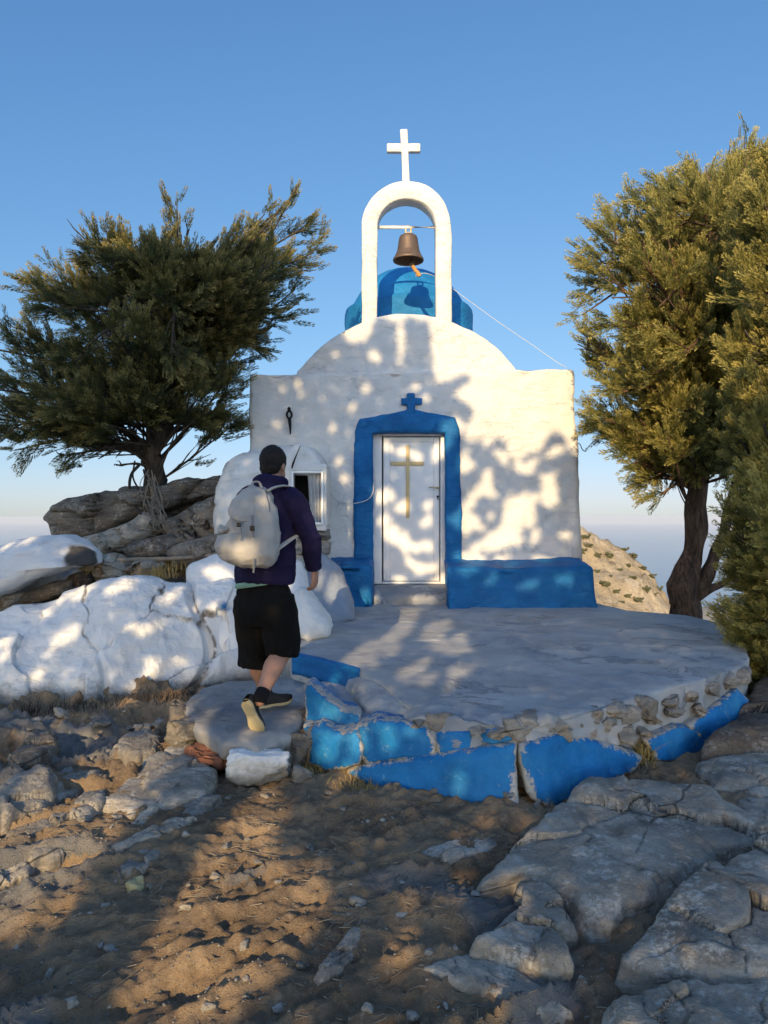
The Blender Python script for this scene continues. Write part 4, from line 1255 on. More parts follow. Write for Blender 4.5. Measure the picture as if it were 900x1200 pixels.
# ------------------------------------------------------------------ bedrock slabs and stones in the foreground
SL = [
    ([(556, 1052), (580, 1024), (606, 1000), (650, 962), (700, 931), (745, 930), (790, 938), (835, 948), (882, 975), (905, 986), (896, 1003), (842, 1010), (818, 1032), (772, 1060), (716, 1095), (696, 1096), (662, 1068), (640, 1046), (606, 1040)], 0.0, .17, (.0, .03), M['rock'], 'big lichen spotted slab of bedrock below the blue wall'),
    ([(556, 1122), (590, 1088), (616, 1066), (640, 1086), (664, 1124), (669, 1146), (648, 1152), (610, 1142), (580, 1130)], 0.0, .13, (0, 0), M['rock'], 'wedge shaped grey slab below the big lichen slab'),
    ([(604, 1058), (630, 1040), (654, 1066), (676, 1094), (652, 1101), (630, 1084)], 0.0, .10, (0, 0), M['rock'], 'small triangular slab in the notch of the big lichen slab'),
    ([(722, 1148), (770, 1092), (830, 1033), (846, 1046), (900, 1012), (960, 1010), (975, 1140), (900, 1166), (820, 1154), (765, 1154)], 0.0, .16, (.03, .02), M['rock'], 'broad grey slab at the right edge of the picture'),
    ([(706, 1192), (745, 1176), (792, 1162), (850, 1166), (930, 1176), (960, 1230), (830, 1240), (712, 1222)], 0.0, .10, (0, 0), M['rock'], 'low rounded slab in the bottom right corner'),
    ([(492, 1135), (530, 1118), (566, 1112), (610, 1140), (650, 1166), (674, 1182), (640, 1190), (590, 1172), (536, 1152)], 0.0, .05, (0, 0), M['rock'], 'flat ribbed outcrop left of the wedge shaped slab'),
    ([(456, 1030), (486, 1004), (520, 988), (560, 978), (580, 988), (566, 1002), (520, 1016), (480, 1034)], 0.0, .05, (0, 0), M['rock'], 'low buried rock in the path before the blue wall'),
    ([(456, 1074), (490, 1056), (528, 1044), (538, 1054), (520, 1066), (480, 1080)], 0.0, .035, (0, 0), M['rock'], 'thin buried rock ridge in the middle of the path'),
    ([(816, 902), (840, 893), (900, 891), (950, 893), (950, 930), (880, 931), (836, 926)], 0.02, .12, (0, 0), M['rock'], 'long smooth grey stone at right below the rusty rock'),
    ([(860, 944), (880, 933), (920, 930), (940, 960), (900, 968), (874, 958)], 0.0, .10, (0, 0), M['rock'], 'angular grey stone at the right edge above the slabs'),
    ([(826, 890), (850, 868), (872, 848), (890, 816), (940, 810), (960, 890), (900, 894)], 0.02, .22, (0, 0), M['rust'], 'smooth rusty brown rock at the right end of terrace'),
    ([(118, 946), (146, 914), (186, 882), (232, 888), (252, 902), (250, 930), (214, 948), (160, 956)], 0.05, .07, (0, 0), M['rock'], 'broad dark grey outcrop left of the stone step'),
    ([(134, 874), (146, 862), (166, 857), (190, 866), (182, 882), (156, 889), (142, 884)], 0.05, .07, (0, 0), M['rubble'], 'wide tan stone before the white outcrop'),
    ([(194, 876), (206, 869), (222, 868), (227, 876), (212, 882), (198, 883)], 0.08, .03, (0, 0), M['pale'], 'thin flat white stone beside the stone step'),
    ([(-12, 942), (20, 922), (52, 905), (66, 920), (62, 940), (36, 958), (4, 968)], 0.05, .12, (0, 0), M['rubble'], 'sunlit tan rock at the left edge'),
    ([(366, 1142), (384, 1116), (416, 1088), (427, 1087), (424, 1106), (402, 1132), (378, 1144)], 0.0, .045, (0, 0), M['rock'], 'leaf shaped pale stone lying in the path'),
    ([(384, 1072), (398, 1060), (418, 1054), (432, 1060), (420, 1072), (398, 1078)], 0.0, .045, (0, 0), M['rubble'], 'small ridged stone in the middle of the path'),
    ([(146, 1036), (156, 1028), (168, 1026), (172, 1033), (162, 1041), (150, 1041)], 0.0, .045, (0, 0), M['yellow'], 'small bright yellow stone on the sunlit dirt'),
    ([(10, 890), (34, 866), (62, 858), (70, 872), (44, 894), (18, 902)], 0.08, .07, (0, 0), M['darkrock'], 'dark rough stone near the foot of the white outcrop'),
    ([(20, 1000), (50, 978), (84, 970), (96, 984), (70, 1004), (36, 1014)], 0.03, .06, (0, 0), M['rubble'], 'ridged stone below the sunlit tan rock'),
    ([(80, 952), (104, 930), (124, 926), (124, 944), (104, 962), (86, 966)], 0.04, .08, (0, 0), M['rubble'], 'broken stone between sunlit rock and dark outcrop'),
]
for i, (px, z, h, tl, mt, lb) in enumerate(SL):
    small = len(px) <= 7 and h < .06
    ground_slab('rock_slab' if h > .1 or i < 8 else 'stone', px, z, h, mt, 500 + i, lb, 'rock' if h > .05 else 'stone', tilt=tl, power=12 if i < 5 else 9.0, amp=.020 if i < 5 else .012, freq=4.5 if i < 5 else 7,
                nang=320 if i < 5 else 140, nring=64 if i < 5 else 26, facet=.35 if i < 5 else .45, deep=.2, edge=.04 if i < 5 else .10)

rgl = np.random.default_rng(23)
for i in range(13):
    u, v = rgl.uniform(0, 230), rgl.uniform(880, 1020)
    ln, wd, an = rgl.uniform(22, 60), rgl.uniform(6, 14), rgl.uniform(.35, .8)
    pts = []
    for t_ in np.linspace(0, 2 * math.pi, 9)[:-1]:
        a_, b_ = ln * math.cos(t_) * rgl.uniform(.8, 1.2), wd * math.sin(t_) * rgl.uniform(.7, 1.3)
        pts.append((u + a_ * math.cos(an) - b_ * math.sin(an), v - a_ * math.sin(an) * .8 - b_ * math.cos(an)))
    pts = [(x_, min(max(y_, 850), 1190)) for x_, y_ in pts]
    ground_slab('rock_ledge', pts, .03, rgl.uniform(.03, .065), M['rubble'] if i % 2 else M['rock'], 620 + i, 'narrow broken ledge of bedrock breaking through the dirt at left', 'rock', 'bedrock ledges at the left of the path', tilt=(rgl.uniform(-.1, .1), rgl.uniform(-.05, .15)), power=12, amp=.012, freq=9, nang=130, nring=30, facet=.6, deep=.2, edge=.16)

# loose stones: a few shapes, copied
rg = np.random.default_rng(77)
protos = []
for k in range(7):
    V, Fq = chisel((0, 0, 0), (1.0, rg.uniform(.6, .9), rg.uniform(.4, .65)), 700 + k, 0, 0, n=9, nplanes=11, amp=.07)
    protos.append((V, Fq))
pm = {}
blocked = [np.array([G(u, v, 0)[:2] for u, v in s[0]]) for s in SL]
cnt = 0
def add_stone(x, y, z, size, lab, grp, mats, cat='stone'):
    k = int(rg.integers(len(protos))); mt = mats[int(rg.integers(len(mats)))]
    if (k, mt) not in pm:
        o = mesh_np('loose_stone', protos[k][0], protos[k][1], M[mt]); pm[(k, mt)] = o
    else:
        o = pm[(k, mt)].copy(); COL.objects.link(o)
    o.location = (x, y, z); o.scale = (size, size * rg.uniform(.8, 1.2), size * rg.uniform(.7, 1.1))
    o.rotation_euler = (rg.uniform(-.35, .35), rg.uniform(-.35, .35), rg.uniform(0, 6.28))
    tag(o, lab, cat, grp)
def free(x, y):
    for b in blocked:
        c = b.mean(0)
        if np.hypot(x - c[0], y - c[1]) < .75 * np.abs(b - c).max(): return False
    return True
while cnt < 120:       # path
    u, v = rg.uniform(0, 900), 905 + 330 * rg.uniform(0, 1) ** 1.2
    if u > 420 and v < 960: continue
    p = G(u, v, 0)
    if not free(p[0], p[1]): continue
    add_stone(p[0], p[1], .004 + 0 * cnt, .016 + .045 * rg.uniform() ** 3, 'small loose stone lying on the dirt path', 'loose stones on the dirt path', ['rubble', 'rubble', 'rock', 'pale'])
    cnt += 1
cnt = 0
while cnt < 110:        # rubble at the foot of the white outcrop
    u, v = rg.uniform(0, 260), 835 + 110 * rg.uniform() ** 1.3
    p = G(u, v, .06)
    add_stone(p[0], p[1], .07 + .02 * rg.uniform(), .03 + .13 * rg.uniform() ** 2.2, 'grey rubble stone at the foot of the white outcrop', 'rubble stones below the white outcrop', ['rubble', 'rock', 'rock', 'darkrock'])
    cnt += 1
cnt = 0
while cnt < 26:
    u = rg.uniform(380, 800)
    Y = float(yfront(u)) - rg.uniform(.02, .16)
    add_stone((u - CX) * Y / F, Y, .01, .02 + .06 * rg.uniform() ** 2, 'small stone fallen along the foot of the blue wall', 'stones along the foot of the blue wall', ['rubble', 'rock', 'pale'])
    cnt += 1
# gravel: uncountable
parts = []
gv = np.random.default_rng(9)
Vt, Ft = chisel((0, 0, 0), (1, .8, .6), 900, n=3, nplanes=5, amp=.05)
ng = 30000
gu = gv.uniform(-2.6, 2.4, ng); gy = gv.uniform(1.9, 5.2, ng)
m = (vnoise(np.stack([gu * 2.0, gy * 2.0, gu * 0], 1), 3) + gv.uniform(-.6, .6, ng)) > -.1
m &= ~((gu > -.55) & (gy > np.interp(gu, [-.55, -.15, .4, .75, 1.7, 2.7], [4.6, 4.3, 4.1, 4.0, 4.6, 5.4])))
gu, gy = gu[m], gy[m]
sz = .0028 + .011 * gv.uniform(0, 1, len(gu)) ** 5
rz = gv.uniform(0, 6.28, len(gu))
cz, sn = np.cos(rz), np.sin(rz)
VV = np.empty((len(gu), len(Vt), 3))
VV[:, :, 0] = gu[:, None] + sz[:, None] * (Vt[:, 0] * cz[:, None] - Vt[:, 1] * sn[:, None])
VV[:, :, 1] = gy[:, None] + sz[:, None] * (Vt[:, 0] * sn[:, None] + Vt[:, 1] * cz[:, None])
# set on the surface of the ground mesh
gob = bpy.data.objects['ground']
from mathutils.bvhtree import BVHTree
bpy.context.view_layer.update()
gm = gob.data
nv = len(gm.vertices); co = np.zeros(nv * 3, np.float32); gm.vertices.foreach_get('co', co); co = co.reshape(-1, 3)
bvh = BVHTree.FromObject(gob, bpy.context.evaluated_depsgraph_get())
def gz(x, y):
    h = bvh.ray_cast(Vector((float(x), float(y), 20)), Vector((0, 0, -1)))
    return h[0].z if h[0] is not None else 0.0
hz_ = np.array([gz(x, y) for x, y in zip(gu, gy)])
VV[:, :, 2] = hz_[:, None] + sz[:, None] * (Vt[:, 2] + .15)
FF = (Ft[None] + (np.arange(len(gu)) * len(Vt))[:, None, None]).reshape(-1, 4)
tag(mesh_np('gravel', VV.reshape(-1, 3), FF, M['rubble'], smooth=False), kind='stuff')
for o in list(COL.objects):
    if o.name.startswith('loose_stone'):
        o.location.z = gz(o.location.x, o.location.y) + o.scale.z * .12

nl_ = 5200
lg = np.random.default_rng(44)
lx, ly = lg.uniform(-2.6, 2.4, nl_), lg.uniform(1.9, 6.4, nl_)
k_ = (fbm(np.stack([lx * 1.6, ly * 1.6, lx * 0], 1), 3, 19) > -.2) & ~((lx > -1.3) & (ly > np.interp(lx, [-1.3, -.55, -.15, .4, .75, 1.7, 2.7], [4.5, 4.6, 4.3, 4.0, 3.95, 4.6, 5.4])))
lx, ly = lx[k_], ly[k_]
lz = np.array([gz(x, y) for x, y in zip(lx, ly)])
la = lg.uniform(0, 6.28, len(lx)); ll = lg.uniform(.008, .03, len(lx)) * (1 + 2.5 * (lg.uniform(0, 1, len(lx)) > .96)); lw = lg.uniform(.0010, .0024, len(lx))
ca, sa = np.cos(la), np.sin(la)
dz_ = lg.uniform(-.2, .3, len(lx)) * ll
c0 = np.stack([lx, ly, lz + .004], 1); dv = np.stack([ca * ll, sa * ll, dz_], 1); wv2 = np.stack([-sa * lw, ca * lw, lw * 0], 1); hh = np.stack([lw * 0, lw * 0, lw * 1.6], 1)
LV = np.stack([c0 - dv - wv2, c0 + dv - wv2 * .6, c0 + dv + wv2 * .6, c0 - dv + wv2, c0 - dv + hh, c0 + dv + hh], 1).reshape(-1, 3)
LF = (np.array([[0, 1, 5, 4], [3, 4, 5, 2], [0, 3, 2, 1]])[None] + (np.arange(len(lx)) * 6)[:, None, None]).reshape(-1, 4)
tag(mesh_np('dry_litter', LV, LF, M['deadwood'], smooth=False), kind='stuff')

# ------------------------------------------------------------------ trees
def sprays_mesh(pos, dirs, size, seed, nproto=8, blades=116, width=.024, flat=.5):
    """feathery juniper sprays: each a plume of small pointed blades along an axis"""
    rg = np.random.default_rng(seed)
    pr = []
    for k in range(nproto):
        tt = rg.uniform(0.05, 1, blades)
        az = rg.uniform(0, 2 * math.pi, blades)
        spread = np.radians(rg.uniform(16, 44, blades))
        L = (.20 - .11 * tt) * rg.uniform(.7, 1.25, blades)
        base = np.stack([.04 * np.cos(az), .04 * np.sin(az), tt * .85], 1)
        d = np.stack([np.sin(spread) * np.cos(az), np.sin(spread) * np.sin(az) * flat, np.cos(spread)], 1)
        sd = np.cross(d, rg.normal(size=(blades, 3))); sd /= np.linalg.norm(sd, axis=1, keepdims=True)
        wv = (width * rg.uniform(.7, 1.3, blades))[:, None] * sd
        q = np.stack([base, base + d * L[:, None] * .5 + wv * .5, base + d * L[:, None], base + d * L[:, None] * .45 - wv * .5], 1)
        tipv = np.stack([tt * .6, tt * .8 + .1, np.full(blades, 0) + tt * .6 + .4, tt * .8 + .1], 1)
        pr.append((q.reshape(-1, 3), tipv.ravel()))
    n = len(pos)
    k = rg.integers(nproto, size=n)
    PR = np.stack([p[0] for p in pr]); TP = np.stack([p[1] for p in pr])
    d = dirs / np.linalg.norm(dirs, axis=1, keepdims=True)
    r = rg.normal(size=(n, 3))
    e1 = np.cross(d, r); e1 /= np.linalg.norm(e1, axis=1, keepdims=True)
    e2 = np.cross(d, e1)
    loc = PR[k] * np.asarray(size)[:, None, None]
    V = pos[:, None] + loc[..., 0:1] * e1[:, None] + loc[..., 1:2] * e2[:, None] + loc[..., 2:3] * d[:, None]
    tint = np.repeat(np.clip(.5 + .38 * fbm(pos * 2.2, 3, seed) + rg.normal(0, .16, n), 0, 1), PR.shape[1])
    tip = TP[k].ravel()
    V = V.reshape(-1, 3)
    return V, np.arange(len(V)).reshape(-1, 4), tint, tip


def make_tree(name, label, trunk, tr, limbs, leafmat, barkmat, seed, up, spr=.26, nsub=15, nspr=7, group=None, fill=None, prune=None, inset=.20, gap=-.30):
    """trunk: list of points; limbs: (start fraction on trunk, end point, mid lift, radius)"""
    rg = np.random.default_rng(seed)
    root = empty(name, trunk[0], label, 'tree', group)
    tk = catmull(np.array(trunk), 40)
    rr = np.interp(np.linspace(0, 1, 40), np.linspace(0, 1, len(tr)), tr)
    V, Fl = tube(tk, rr * (1 + .10 * np.sin(np.arange(40) * .9 + seed)), nseg=20)
    V = V + (fbm(V * np.array([7, 7, 3]), 5, seed, .6) * .05 + ridged(V * np.array([9, 9, 2.5]), 3, seed + 2) * .012)[:, None] * np.array([1, 1, 0])
    mesh_np('trunk', V, Fl, M[barkmat], root)
    pos, dirs, size = [], [], []
    more = []
    twigs = []
    for (fr, end, lift, rad) in limbs:
        s0 = tk[min(39, int(fr * 39))]
        g = rg.uniform(.62, .85)
        more.append((max(.3, fr - rg.uniform(0, .12)), s0 * (1 - g) + np.array(end) * g + rg.normal(0, .16, 3) * np.array([1, 1.6, .8]), lift, rad * .7))
    for (fr, end, lift, rad) in limbs + more:
        if prune is not None and prune(np.array([CX + end[0] * F / end[1]]), np.array([HY - (end[2] - CH) * F / end[1]]))[0]: continue
        s = tk[min(39, int(fr * 39))]
        end = np.array(end)
        L = np.linalg.norm(end - s)
        end = s + (end - s) * max(.5, 1 - inset / L); L = np.linalg.norm(end - s)
        mid = s * .5 + end * .5 + np.array([0, 0, lift * L]) + rg.normal(0, .05 * L, 3)
        c = catmull([s, s * .75 + mid * .25 + rg.normal(0, .02, 3), mid, end], 24)
        V, Fl = tube(c, np.linspace(rad, .008, 24) * (1 + .12 * np.sin(np.arange(24) * 1.3)), nseg=10)
        mesh_np('limb', V, Fl, M[barkmat], root)
        tw = []
        T = np.gradient(c, axis=0); T /= np.linalg.norm(T, axis=1, keepdims=True)
        for q in range(nsub):
            f = .22 + .78 * (q + rg.uniform()) / nsub
            i = min(23, int(f * 23))
            sl = (.18 + .42 * (1 - f)) * min(L, 2.2) * rg.uniform(.55, 1.1)
            dr = rg.normal(size=3); dr -= T[i] * np.dot(dr, T[i]); dr /= np.linalg.norm(dr)
            d = T[i] * 1.0 + dr * .62 + np.array(up) * .7
            d /= np.linalg.norm(d)
            e = c[i] + d * sl + np.array(up) * sl * .18
            m = max(3, int(nspr * (.5 + sl)))
            for j in range(m):
                g = .12 + .88 * (j + rg.uniform()) / m
                pp = c[i] * (1 - g) + e * g + np.array(up) * .10 * sl * g * g
                pos.append(pp + rg.normal(0, .035, 3)); dirs.append(d + rg.normal(0, .24, 3) + np.array(up) * .35); size.append(spr * rg.uniform(.7, 1.35) * (1.2 - .35 * g))
            tw.append((c[i], e))
        for j in range(4):
            pos.append(end + rg.normal(0, .03, 3)); dirs.append(T[-1] + rg.normal(0, .2, 3) + np.array(up) * .3); size.append(spr * rg.uniform(.7, 1.2))
        twigs += tw
    tq = []
    for a, b in twigs:
        if rg.uniform() < .35: continue
        if prune is not None and prune(np.array([CX + b[0] * F / b[1]]), np.array([HY - (b[2] - CH) * F / b[1]]))[0]: continue
        tq.append(tube([a, (a + b) / 2 + rg.normal(0, .02, 3), b], [.011, .007, .003], nseg=5, cap=False))
    V, Fl = joinl(tq)
    mesh_np('twigs', V, Fl, M[barkmat], root)
    if fill is not None:
        for p, d in fill(rg):
            pos.append(p); dirs.append(d); size.append(spr * rg.uniform(.7, 1.2))
    pos, dirs, size = np.array(pos), np.array(dirs), np.array(size)
    if prune is not None:
        k_ = ~prune(CX + pos[:, 0] * F / pos[:, 1], HY - (pos[:, 2] - CH) * F / pos[:, 1])
        pos, dirs, size = pos[k_], dirs[k_], size[k_]
    k_ = fbm(pos * np.array([1.3, 1.3, 3.4]) + seed, 3, seed + 4) > gap
    pos, dirs, size = pos[k_], dirs[k_], size[k_]
    from mathutils.kdtree import KDTree
    kd = KDTree(len(pos))
    for i_, p_ in enumerate(pos): kd.insert(p_, i_)
    kd.balance()
    k_ = np.array([len(kd.find_range(p_, .30)) >= 9 for p_ in pos])
    pos, dirs, size = pos[k_], dirs[k_], size[k_]
    V, Fq, tint, tip = sprays_mesh(np.array(pos), np.array(dirs), np.array(size), seed)
    mesh_np('crown', V, Fq, M[leafmat], root, smooth=False, attrs={'tint': tint, 'tip': tip})
    return root, len(pos)


YL = 9.2
def L_(u, v, dy=0.0): return P(u, v, YL + dy)
rg = np.random.default_rng(3)
limbs = []
tipsL = [(352, 212, .1), (335, 235, -.4), (362, 262, .3), (374, 292, -.1), (350, 335, .4), (325, 300, -.8), (300, 268, .6), (285, 255, -.2), (232, 300, -.7), (208, 232, 0), (222, 262, .5), (180, 285, -.6), (150, 290, .5),
         (118, 262, .1), (80, 262, -.1), (100, 300, -.6), (62, 330, .4), (24, 325, -.2), (45, 360, -.7), (15, 395, .3), (-40, 400, -.2), (-70, 440, .3), (-30, 450, -.8), (-60, 485, .1), (-10, 500, -.6), (10, 528, .2), (60, 535, -.5), (110, 540, .4), (128, 545, -.3),
         (305, 408, -.1), (280, 385, .6), (270, 440, -.6), (262, 482, 0), (235, 495, .4), (240, 455, -.9), (330, 375, -.5), (305, 340, .9), (250, 330, -1.1), (190, 350, -1.2), (130, 380, -1.2), (80, 430, -1.1), (40, 470, -1.0), (150, 440, -1.3), (200, 420, -1.3), (100, 490, -.9), (150, 500, -.8), (220, 390, 1.1), (150, 340, 1.1), (60, 420, 1.0), (-20, 470, 1.0), (180, 470, -.9), (160, 250, .2), (315, 245, .1)]
for (u, v, dy) in tipsL:
    low = v > 430
    fr = rg.uniform(.38, .6) if low else rg.uniform(.6, 1.0)
    limbs.append((fr, L_(u, v, dy), .06 if not low else .07, .032))
# a few heavy limbs that show below the crown
make_tree('juniper_tree', 'windswept dark juniper leaning on the rocks at the left, golden lit tips', [L_(176, 645), L_(177, 612), L_(178, 585), L_(179, 550), L_(181, 520), L_(190, 480), L_(200, 430), L_(205, 370), L_(210, 320)], [.2, .17, .135, .125, .13, .11, .09, .06, .03],
          limbs, 'leafL', 'bark2', 11, (.20, 0, .26), .30, 16, 9, inset=.08, gap=-.27, prune=lambda u, v: (v < np.interp(u, [-100, 0, 15, 60, 75, 90, 130, 148, 190, 198, 226, 240, 285, 300, 328, 346, 362, 380], [330, 322, 312, 318, 250, 250, 262, 282, 275, 225, 228, 278, 262, 258, 226, 206, 214, 285])) | ((u > 140) & (u < 225) & (v > 498)) | (v > 548) | ((u > 283) & (v > 425)))
YR = 8.9
def R_(u, v, dy=0.0): return P(u, v, YR + dy)
rg = np.random.default_rng(4)
limbs = []
tipsR = [(728, 530, .2), (752, 572, 0), (738, 548, -.5), (712, 512, .5), (700, 488, -.6), (770, 585, -.2), (676, 372, 0), (672, 400, -.4), (684, 345, .3), (690, 305, -.1), (700, 285, .5), (706, 275, -.6), (720, 262, .1), (742, 240, -.3), (766, 220, .2), (775, 250, -.9), (790, 235, .4), (812, 200, 0), (828, 190, -.5), (850, 185, .3), (880, 170, -.2), (905, 160, .2), (940, 170, 0),
         (690, 430, .3), (680, 455, -.3), (695, 478, .2), (708, 500, -.2), (690, 505, .3), (735, 515, -.4), (748, 545, .1), (765, 560, -.3), (775, 585, .3), (790, 560, -.7), (720, 340, -1.1), (750, 300, -1.2), (800, 260, -1.3), (730, 400, -1.3), (770, 360, -1.5), (760, 440, -1.3), (720, 460, -1.0), (800, 420, -1.5), (800, 480, -1.3), (780, 520, -1.0), (830, 330, -1.4), (850, 260, -1.2), (860, 420, -1.2),
         (850, 540, -.9), (830, 570, -.4), (870, 560, .4), (900, 500, -.6), (930, 420, -.5), (950, 330, -.4), (940, 250, -.6), (740, 380, 1.1), (800, 300, 1.2), (860, 330, 1.2), (820, 520, 1.0), (900, 430, 1.1), (850, 460, 1.2), (725, 300, .9), (705, 380, -.8), (870, 200, .8)]
for (u, v, dy) in tipsR:
    low = v > 470
    fr = rg.uniform(.50, .68) if low else rg.uniform(.56, 1.0)
    limbs.append((fr, R_(u, v, dy), .02, .035))
make_tree('juniper_tree', 'tall sunlit juniper with a leaning bare trunk behind the terrace', [R_(803, 760), R_(803, 715), R_(800, 690), R_(812, 645), R_(816, 600), R_(822, 540), R_(832, 470), R_(842, 390), R_(850, 300), R_(856, 250)], [.20, .185, .16, .125, .115, .115, .10, .08, .06, .03],
          limbs, 'leafR', 'bark', 12, (-.04, 0, .42), .28, 16, 9, inset=.06, gap=-.34, prune=lambda u, v: ((v > 555) & (u > 775)) | (v > 585) | (u < 672) | ((u < 690) & (v > 440)))
# the second stem from its foot
root = [o for o in COL.objects if o.name.startswith('juniper_tree') and o.get('label', '').startswith('tall')][0]
c = catmull([R_(808, 692), R_(824, 682), R_(836, 655), R_(848, 625), R_(858, 580), R_(875, 520)], 30)
V, Fl = tube(c, np.linspace(.10, .04, 30) * (1 + .12 * np.sin(np.arange(30))), nseg=14); mesh_np('limb', V, Fl, M['bark'], root)
c = catmull([R_(815, 700), R_(832, 690), R_(850, 682), R_(875, 660)], 24)
V, Fl = tube(c, np.linspace(.07, .02, 24), nseg=12); mesh_np('limb', V, Fl, M['bark'], root)
c = catmull([R_(795, 705), R_(790, 690), R_(789, 684)], 10)
V, Fl = tube(c, [.11, .10, .09, .085, .08, .075, .07, .06, .05, .03], nseg=12); mesh_np('limb', V, Fl, M['bark'], root)
YN = 6.7
def N_(u, v, dy=0.0): return P(u, v, YN + dy)
rg = np.random.default_rng(5)
limbs = []
tipsN = [(856, 420, 0), (862, 450, -.2), (858, 500, 0), (866, 540, .2), (862, 360, .1), (866, 320, -.2), (872, 280, .2), (878, 240, -.1), (858, 585, -.2), (852, 745, .2), (848, 720, -.2), (872, 600, .2), (842, 640, 0), (850, 610, -.3), (838, 685, .1), (852, 700, -.3), (846, 660, .4), (868, 590, -.4), (856, 735, 0), (868, 750, -.3), (880, 770, .1), (862, 760, .3), (890, 720, -.5), (885, 660, -.6), (880, 560, -.3), (868, 530, .1), (862, 480, .2), (850, 470, -.1), (858, 400, 0), (868, 380, -.3), (872, 340, .2), (880, 300, 0), (888, 250, -.2), (896, 210, .1), (910, 180, 0), (880, 430, -.5), (890, 490, -.6), (900, 390, -.6), (895, 330, -.5),
         (905, 620, -.7), (900, 560, -.6), (920, 780, -.2), (930, 700, -.5), (930, 540, -.6), (940, 300, 0), (960, 240, 0), (1010, 300, 0), (1040, 400, 0), (1060, 520, 0), (1050, 640, 0), (1000, 740, -.3), (1000, 560, -.9), (1000, 440, -.9), (970, 650, -.8), (950, 450, -.8), (980, 350, -.7)]
for (u, v, dy) in tipsN:
    limbs.append((float(np.clip((800 - v) / 620 * .9, .12, .95)), N_(u, v, dy), -.02, .035))
make_tree('juniper_tree', 'near juniper at the right edge with bright yellow-green sprays', [N_(975, 840), N_(975, 790), N_(972, 700), N_(975, 600), N_(978, 480), N_(975, 350), N_(972, 250)], [.20, .17, .15, .12, .09, .06, .03],
          limbs, 'leafN', 'bark2', 13, (-.16, 0, .30), .27, 16, 10, inset=.06, gap=-.34, prune=lambda u, v: (u < np.where(v < 600, 850 + 14 * np.sin(v * .045), 856 + 9 * np.sin(v * .11))) )

# trees behind the viewer: they throw the dappled shade over the path and the chapel
def poly_in(pt, poly):
    x, y = pt[:, 0], pt[:, 1]; r = np.zeros(len(pt), bool); n = len(poly); j = n - 1
    for i in range(n):
        xi, yi = poly[i]; xj, yj = poly[j]
        c = ((yi > y) != (yj > y)) & (x < (xj - xi) * (y - yi) / ((yj - yi) or 1e-9) + xi)
        r ^= c; j = i
    return r


LIT = [
    [(-900, -900), (1800, -900), (1800, 610), (690, 610), (690, 540), (668, 530), (655, 506), (644, 510), (634, 534), (622, 530), (603, 545), (588, 515), (566, 515), (544, 520), (545, 500), (556, 482), (540, 470), (528, 462), (552, 446), (548, 440), (524, 446), (512, 452), (506, 430), (504, 400), (500, 372), (480, 366), (472, 368), (474, 396), (470, 428), (463, 420), (463, 372), (440, 366), (430, 392), (408, 398), (396, 380), (350, 330), (300, 300), (240, 290), (200, 300), (140, 330), (120, 355), (60, 372), (0, 380), (-900, 380)],
    [(634, 556), (653, 552), (656, 590), (640, 600), (632, 580)], [(590, 585), (612, 575), (616, 610), (606, 640), (585, 646), (572, 632), (588, 610)],
    [(-40, 1120), (-40, 1000), (40, 950), (90, 905), (150, 866), (205, 862), (236, 880), (188, 935), (128, 1006), (64, 1088)],
    [(95, 1215), (150, 1125), (205, 1050), (240, 985), (280, 935), (330, 925), (338, 960), (325, 1000), (384, 1010), (390, 1060), (360, 1110), (300, 1170), (260, 1215)],
    [(452, 1082), (488, 1078), (492, 1120), (470, 1144), (450, 1130)], [(572, 1150), (596, 1150), (590, 1200), (572, 1200)],
    [(392, 770), (430, 735), (470, 715), (498, 715), (484, 742), (440, 768), (404, 785)], [(215, 850), (250, 830), (300, 826), (296, 862), (262, 884), (226, 874)],
    [(362, 815), (382, 805), (396, 830), (376, 850), (364, 846)], [(408, 850), (430, 848), (432, 880), (412, 890)], [(530, 905), (545, 902), (548, 932), (534, 936)], [(400, 890), (425, 896), (418, 915), (398, 908)], [(436, 846), (462, 848), (470, 876), (446, 884)], [(376, 856), (400, 860), (396, 896), (372, 890)], [(476, 850), (494, 854), (492, 866), (478, 864)],
    [(128, 702), (150, 682), (168, 680), (166, 694), (145, 702)], [(70, 704), (92, 692), (96, 702), (78, 712)], [(75, 750), (102, 734), (106, 748), (86, 760)], [(58, 770), (76, 758), (78, 768), (64, 776)],
    [(163, 744), (190, 724), (196, 732), (174, 748)], [(212, 712), (232, 700), (236, 708), (218, 718)], [(196, 768), (210, 764), (210, 776), (198, 778)], [(142, 818), (172, 814), (170, 830), (144, 832)], [(240, 708), (258, 700), (258, 714), (244, 718)],
    [(44, 796), (58, 780), (60, 796), (50, 806)], [(345, 690), (370, 700), (372, 740), (350, 740)],
]
rgd = np.random.default_rng(17)
HOLES = [(160, 1030, 13), (468, 522, 6), (487, 531, 5), (513, 525, 7), (446, 579, 9), (451, 603, 6), (470, 589, 6), (472, 635, 9), (486, 640, 7), (502, 634, 6), (481, 655, 7), (490, 663, 6), (508, 661, 8), (455, 622, 7), (467, 676, 5), (427, 567, 6), (530, 505, 9), (515, 680, 9), (550, 611, 8), (607, 590, 7), (620, 600, 6), (583, 628, 7),
         (570, 640, 6), (540, 655, 9), (560, 668, 8), (600, 668, 7), (640, 660, 5), (405, 560, 7), (402, 595, 9), (404, 625, 9), (396, 540, 5), (375, 468, 4), (414, 476, 5), (352, 462, 4), (349, 450, 4), (324, 496, 5), (352, 600, 7), (330, 455, 4), (440, 412, 6), (390, 410, 5), (440, 470, 5), (430, 455, 4), (450, 520, 4), (500, 590, 4), (495, 610, 5), (410, 520, 4), (425, 540, 4), (390, 500, 4), (620, 700, 5), (660, 690, 5), (580, 690, 4), (400, 690, 5), (414, 672, 5)]
HOLES = [(u, v, r if u > 425 else r * .5) for u, v, r in HOLES]
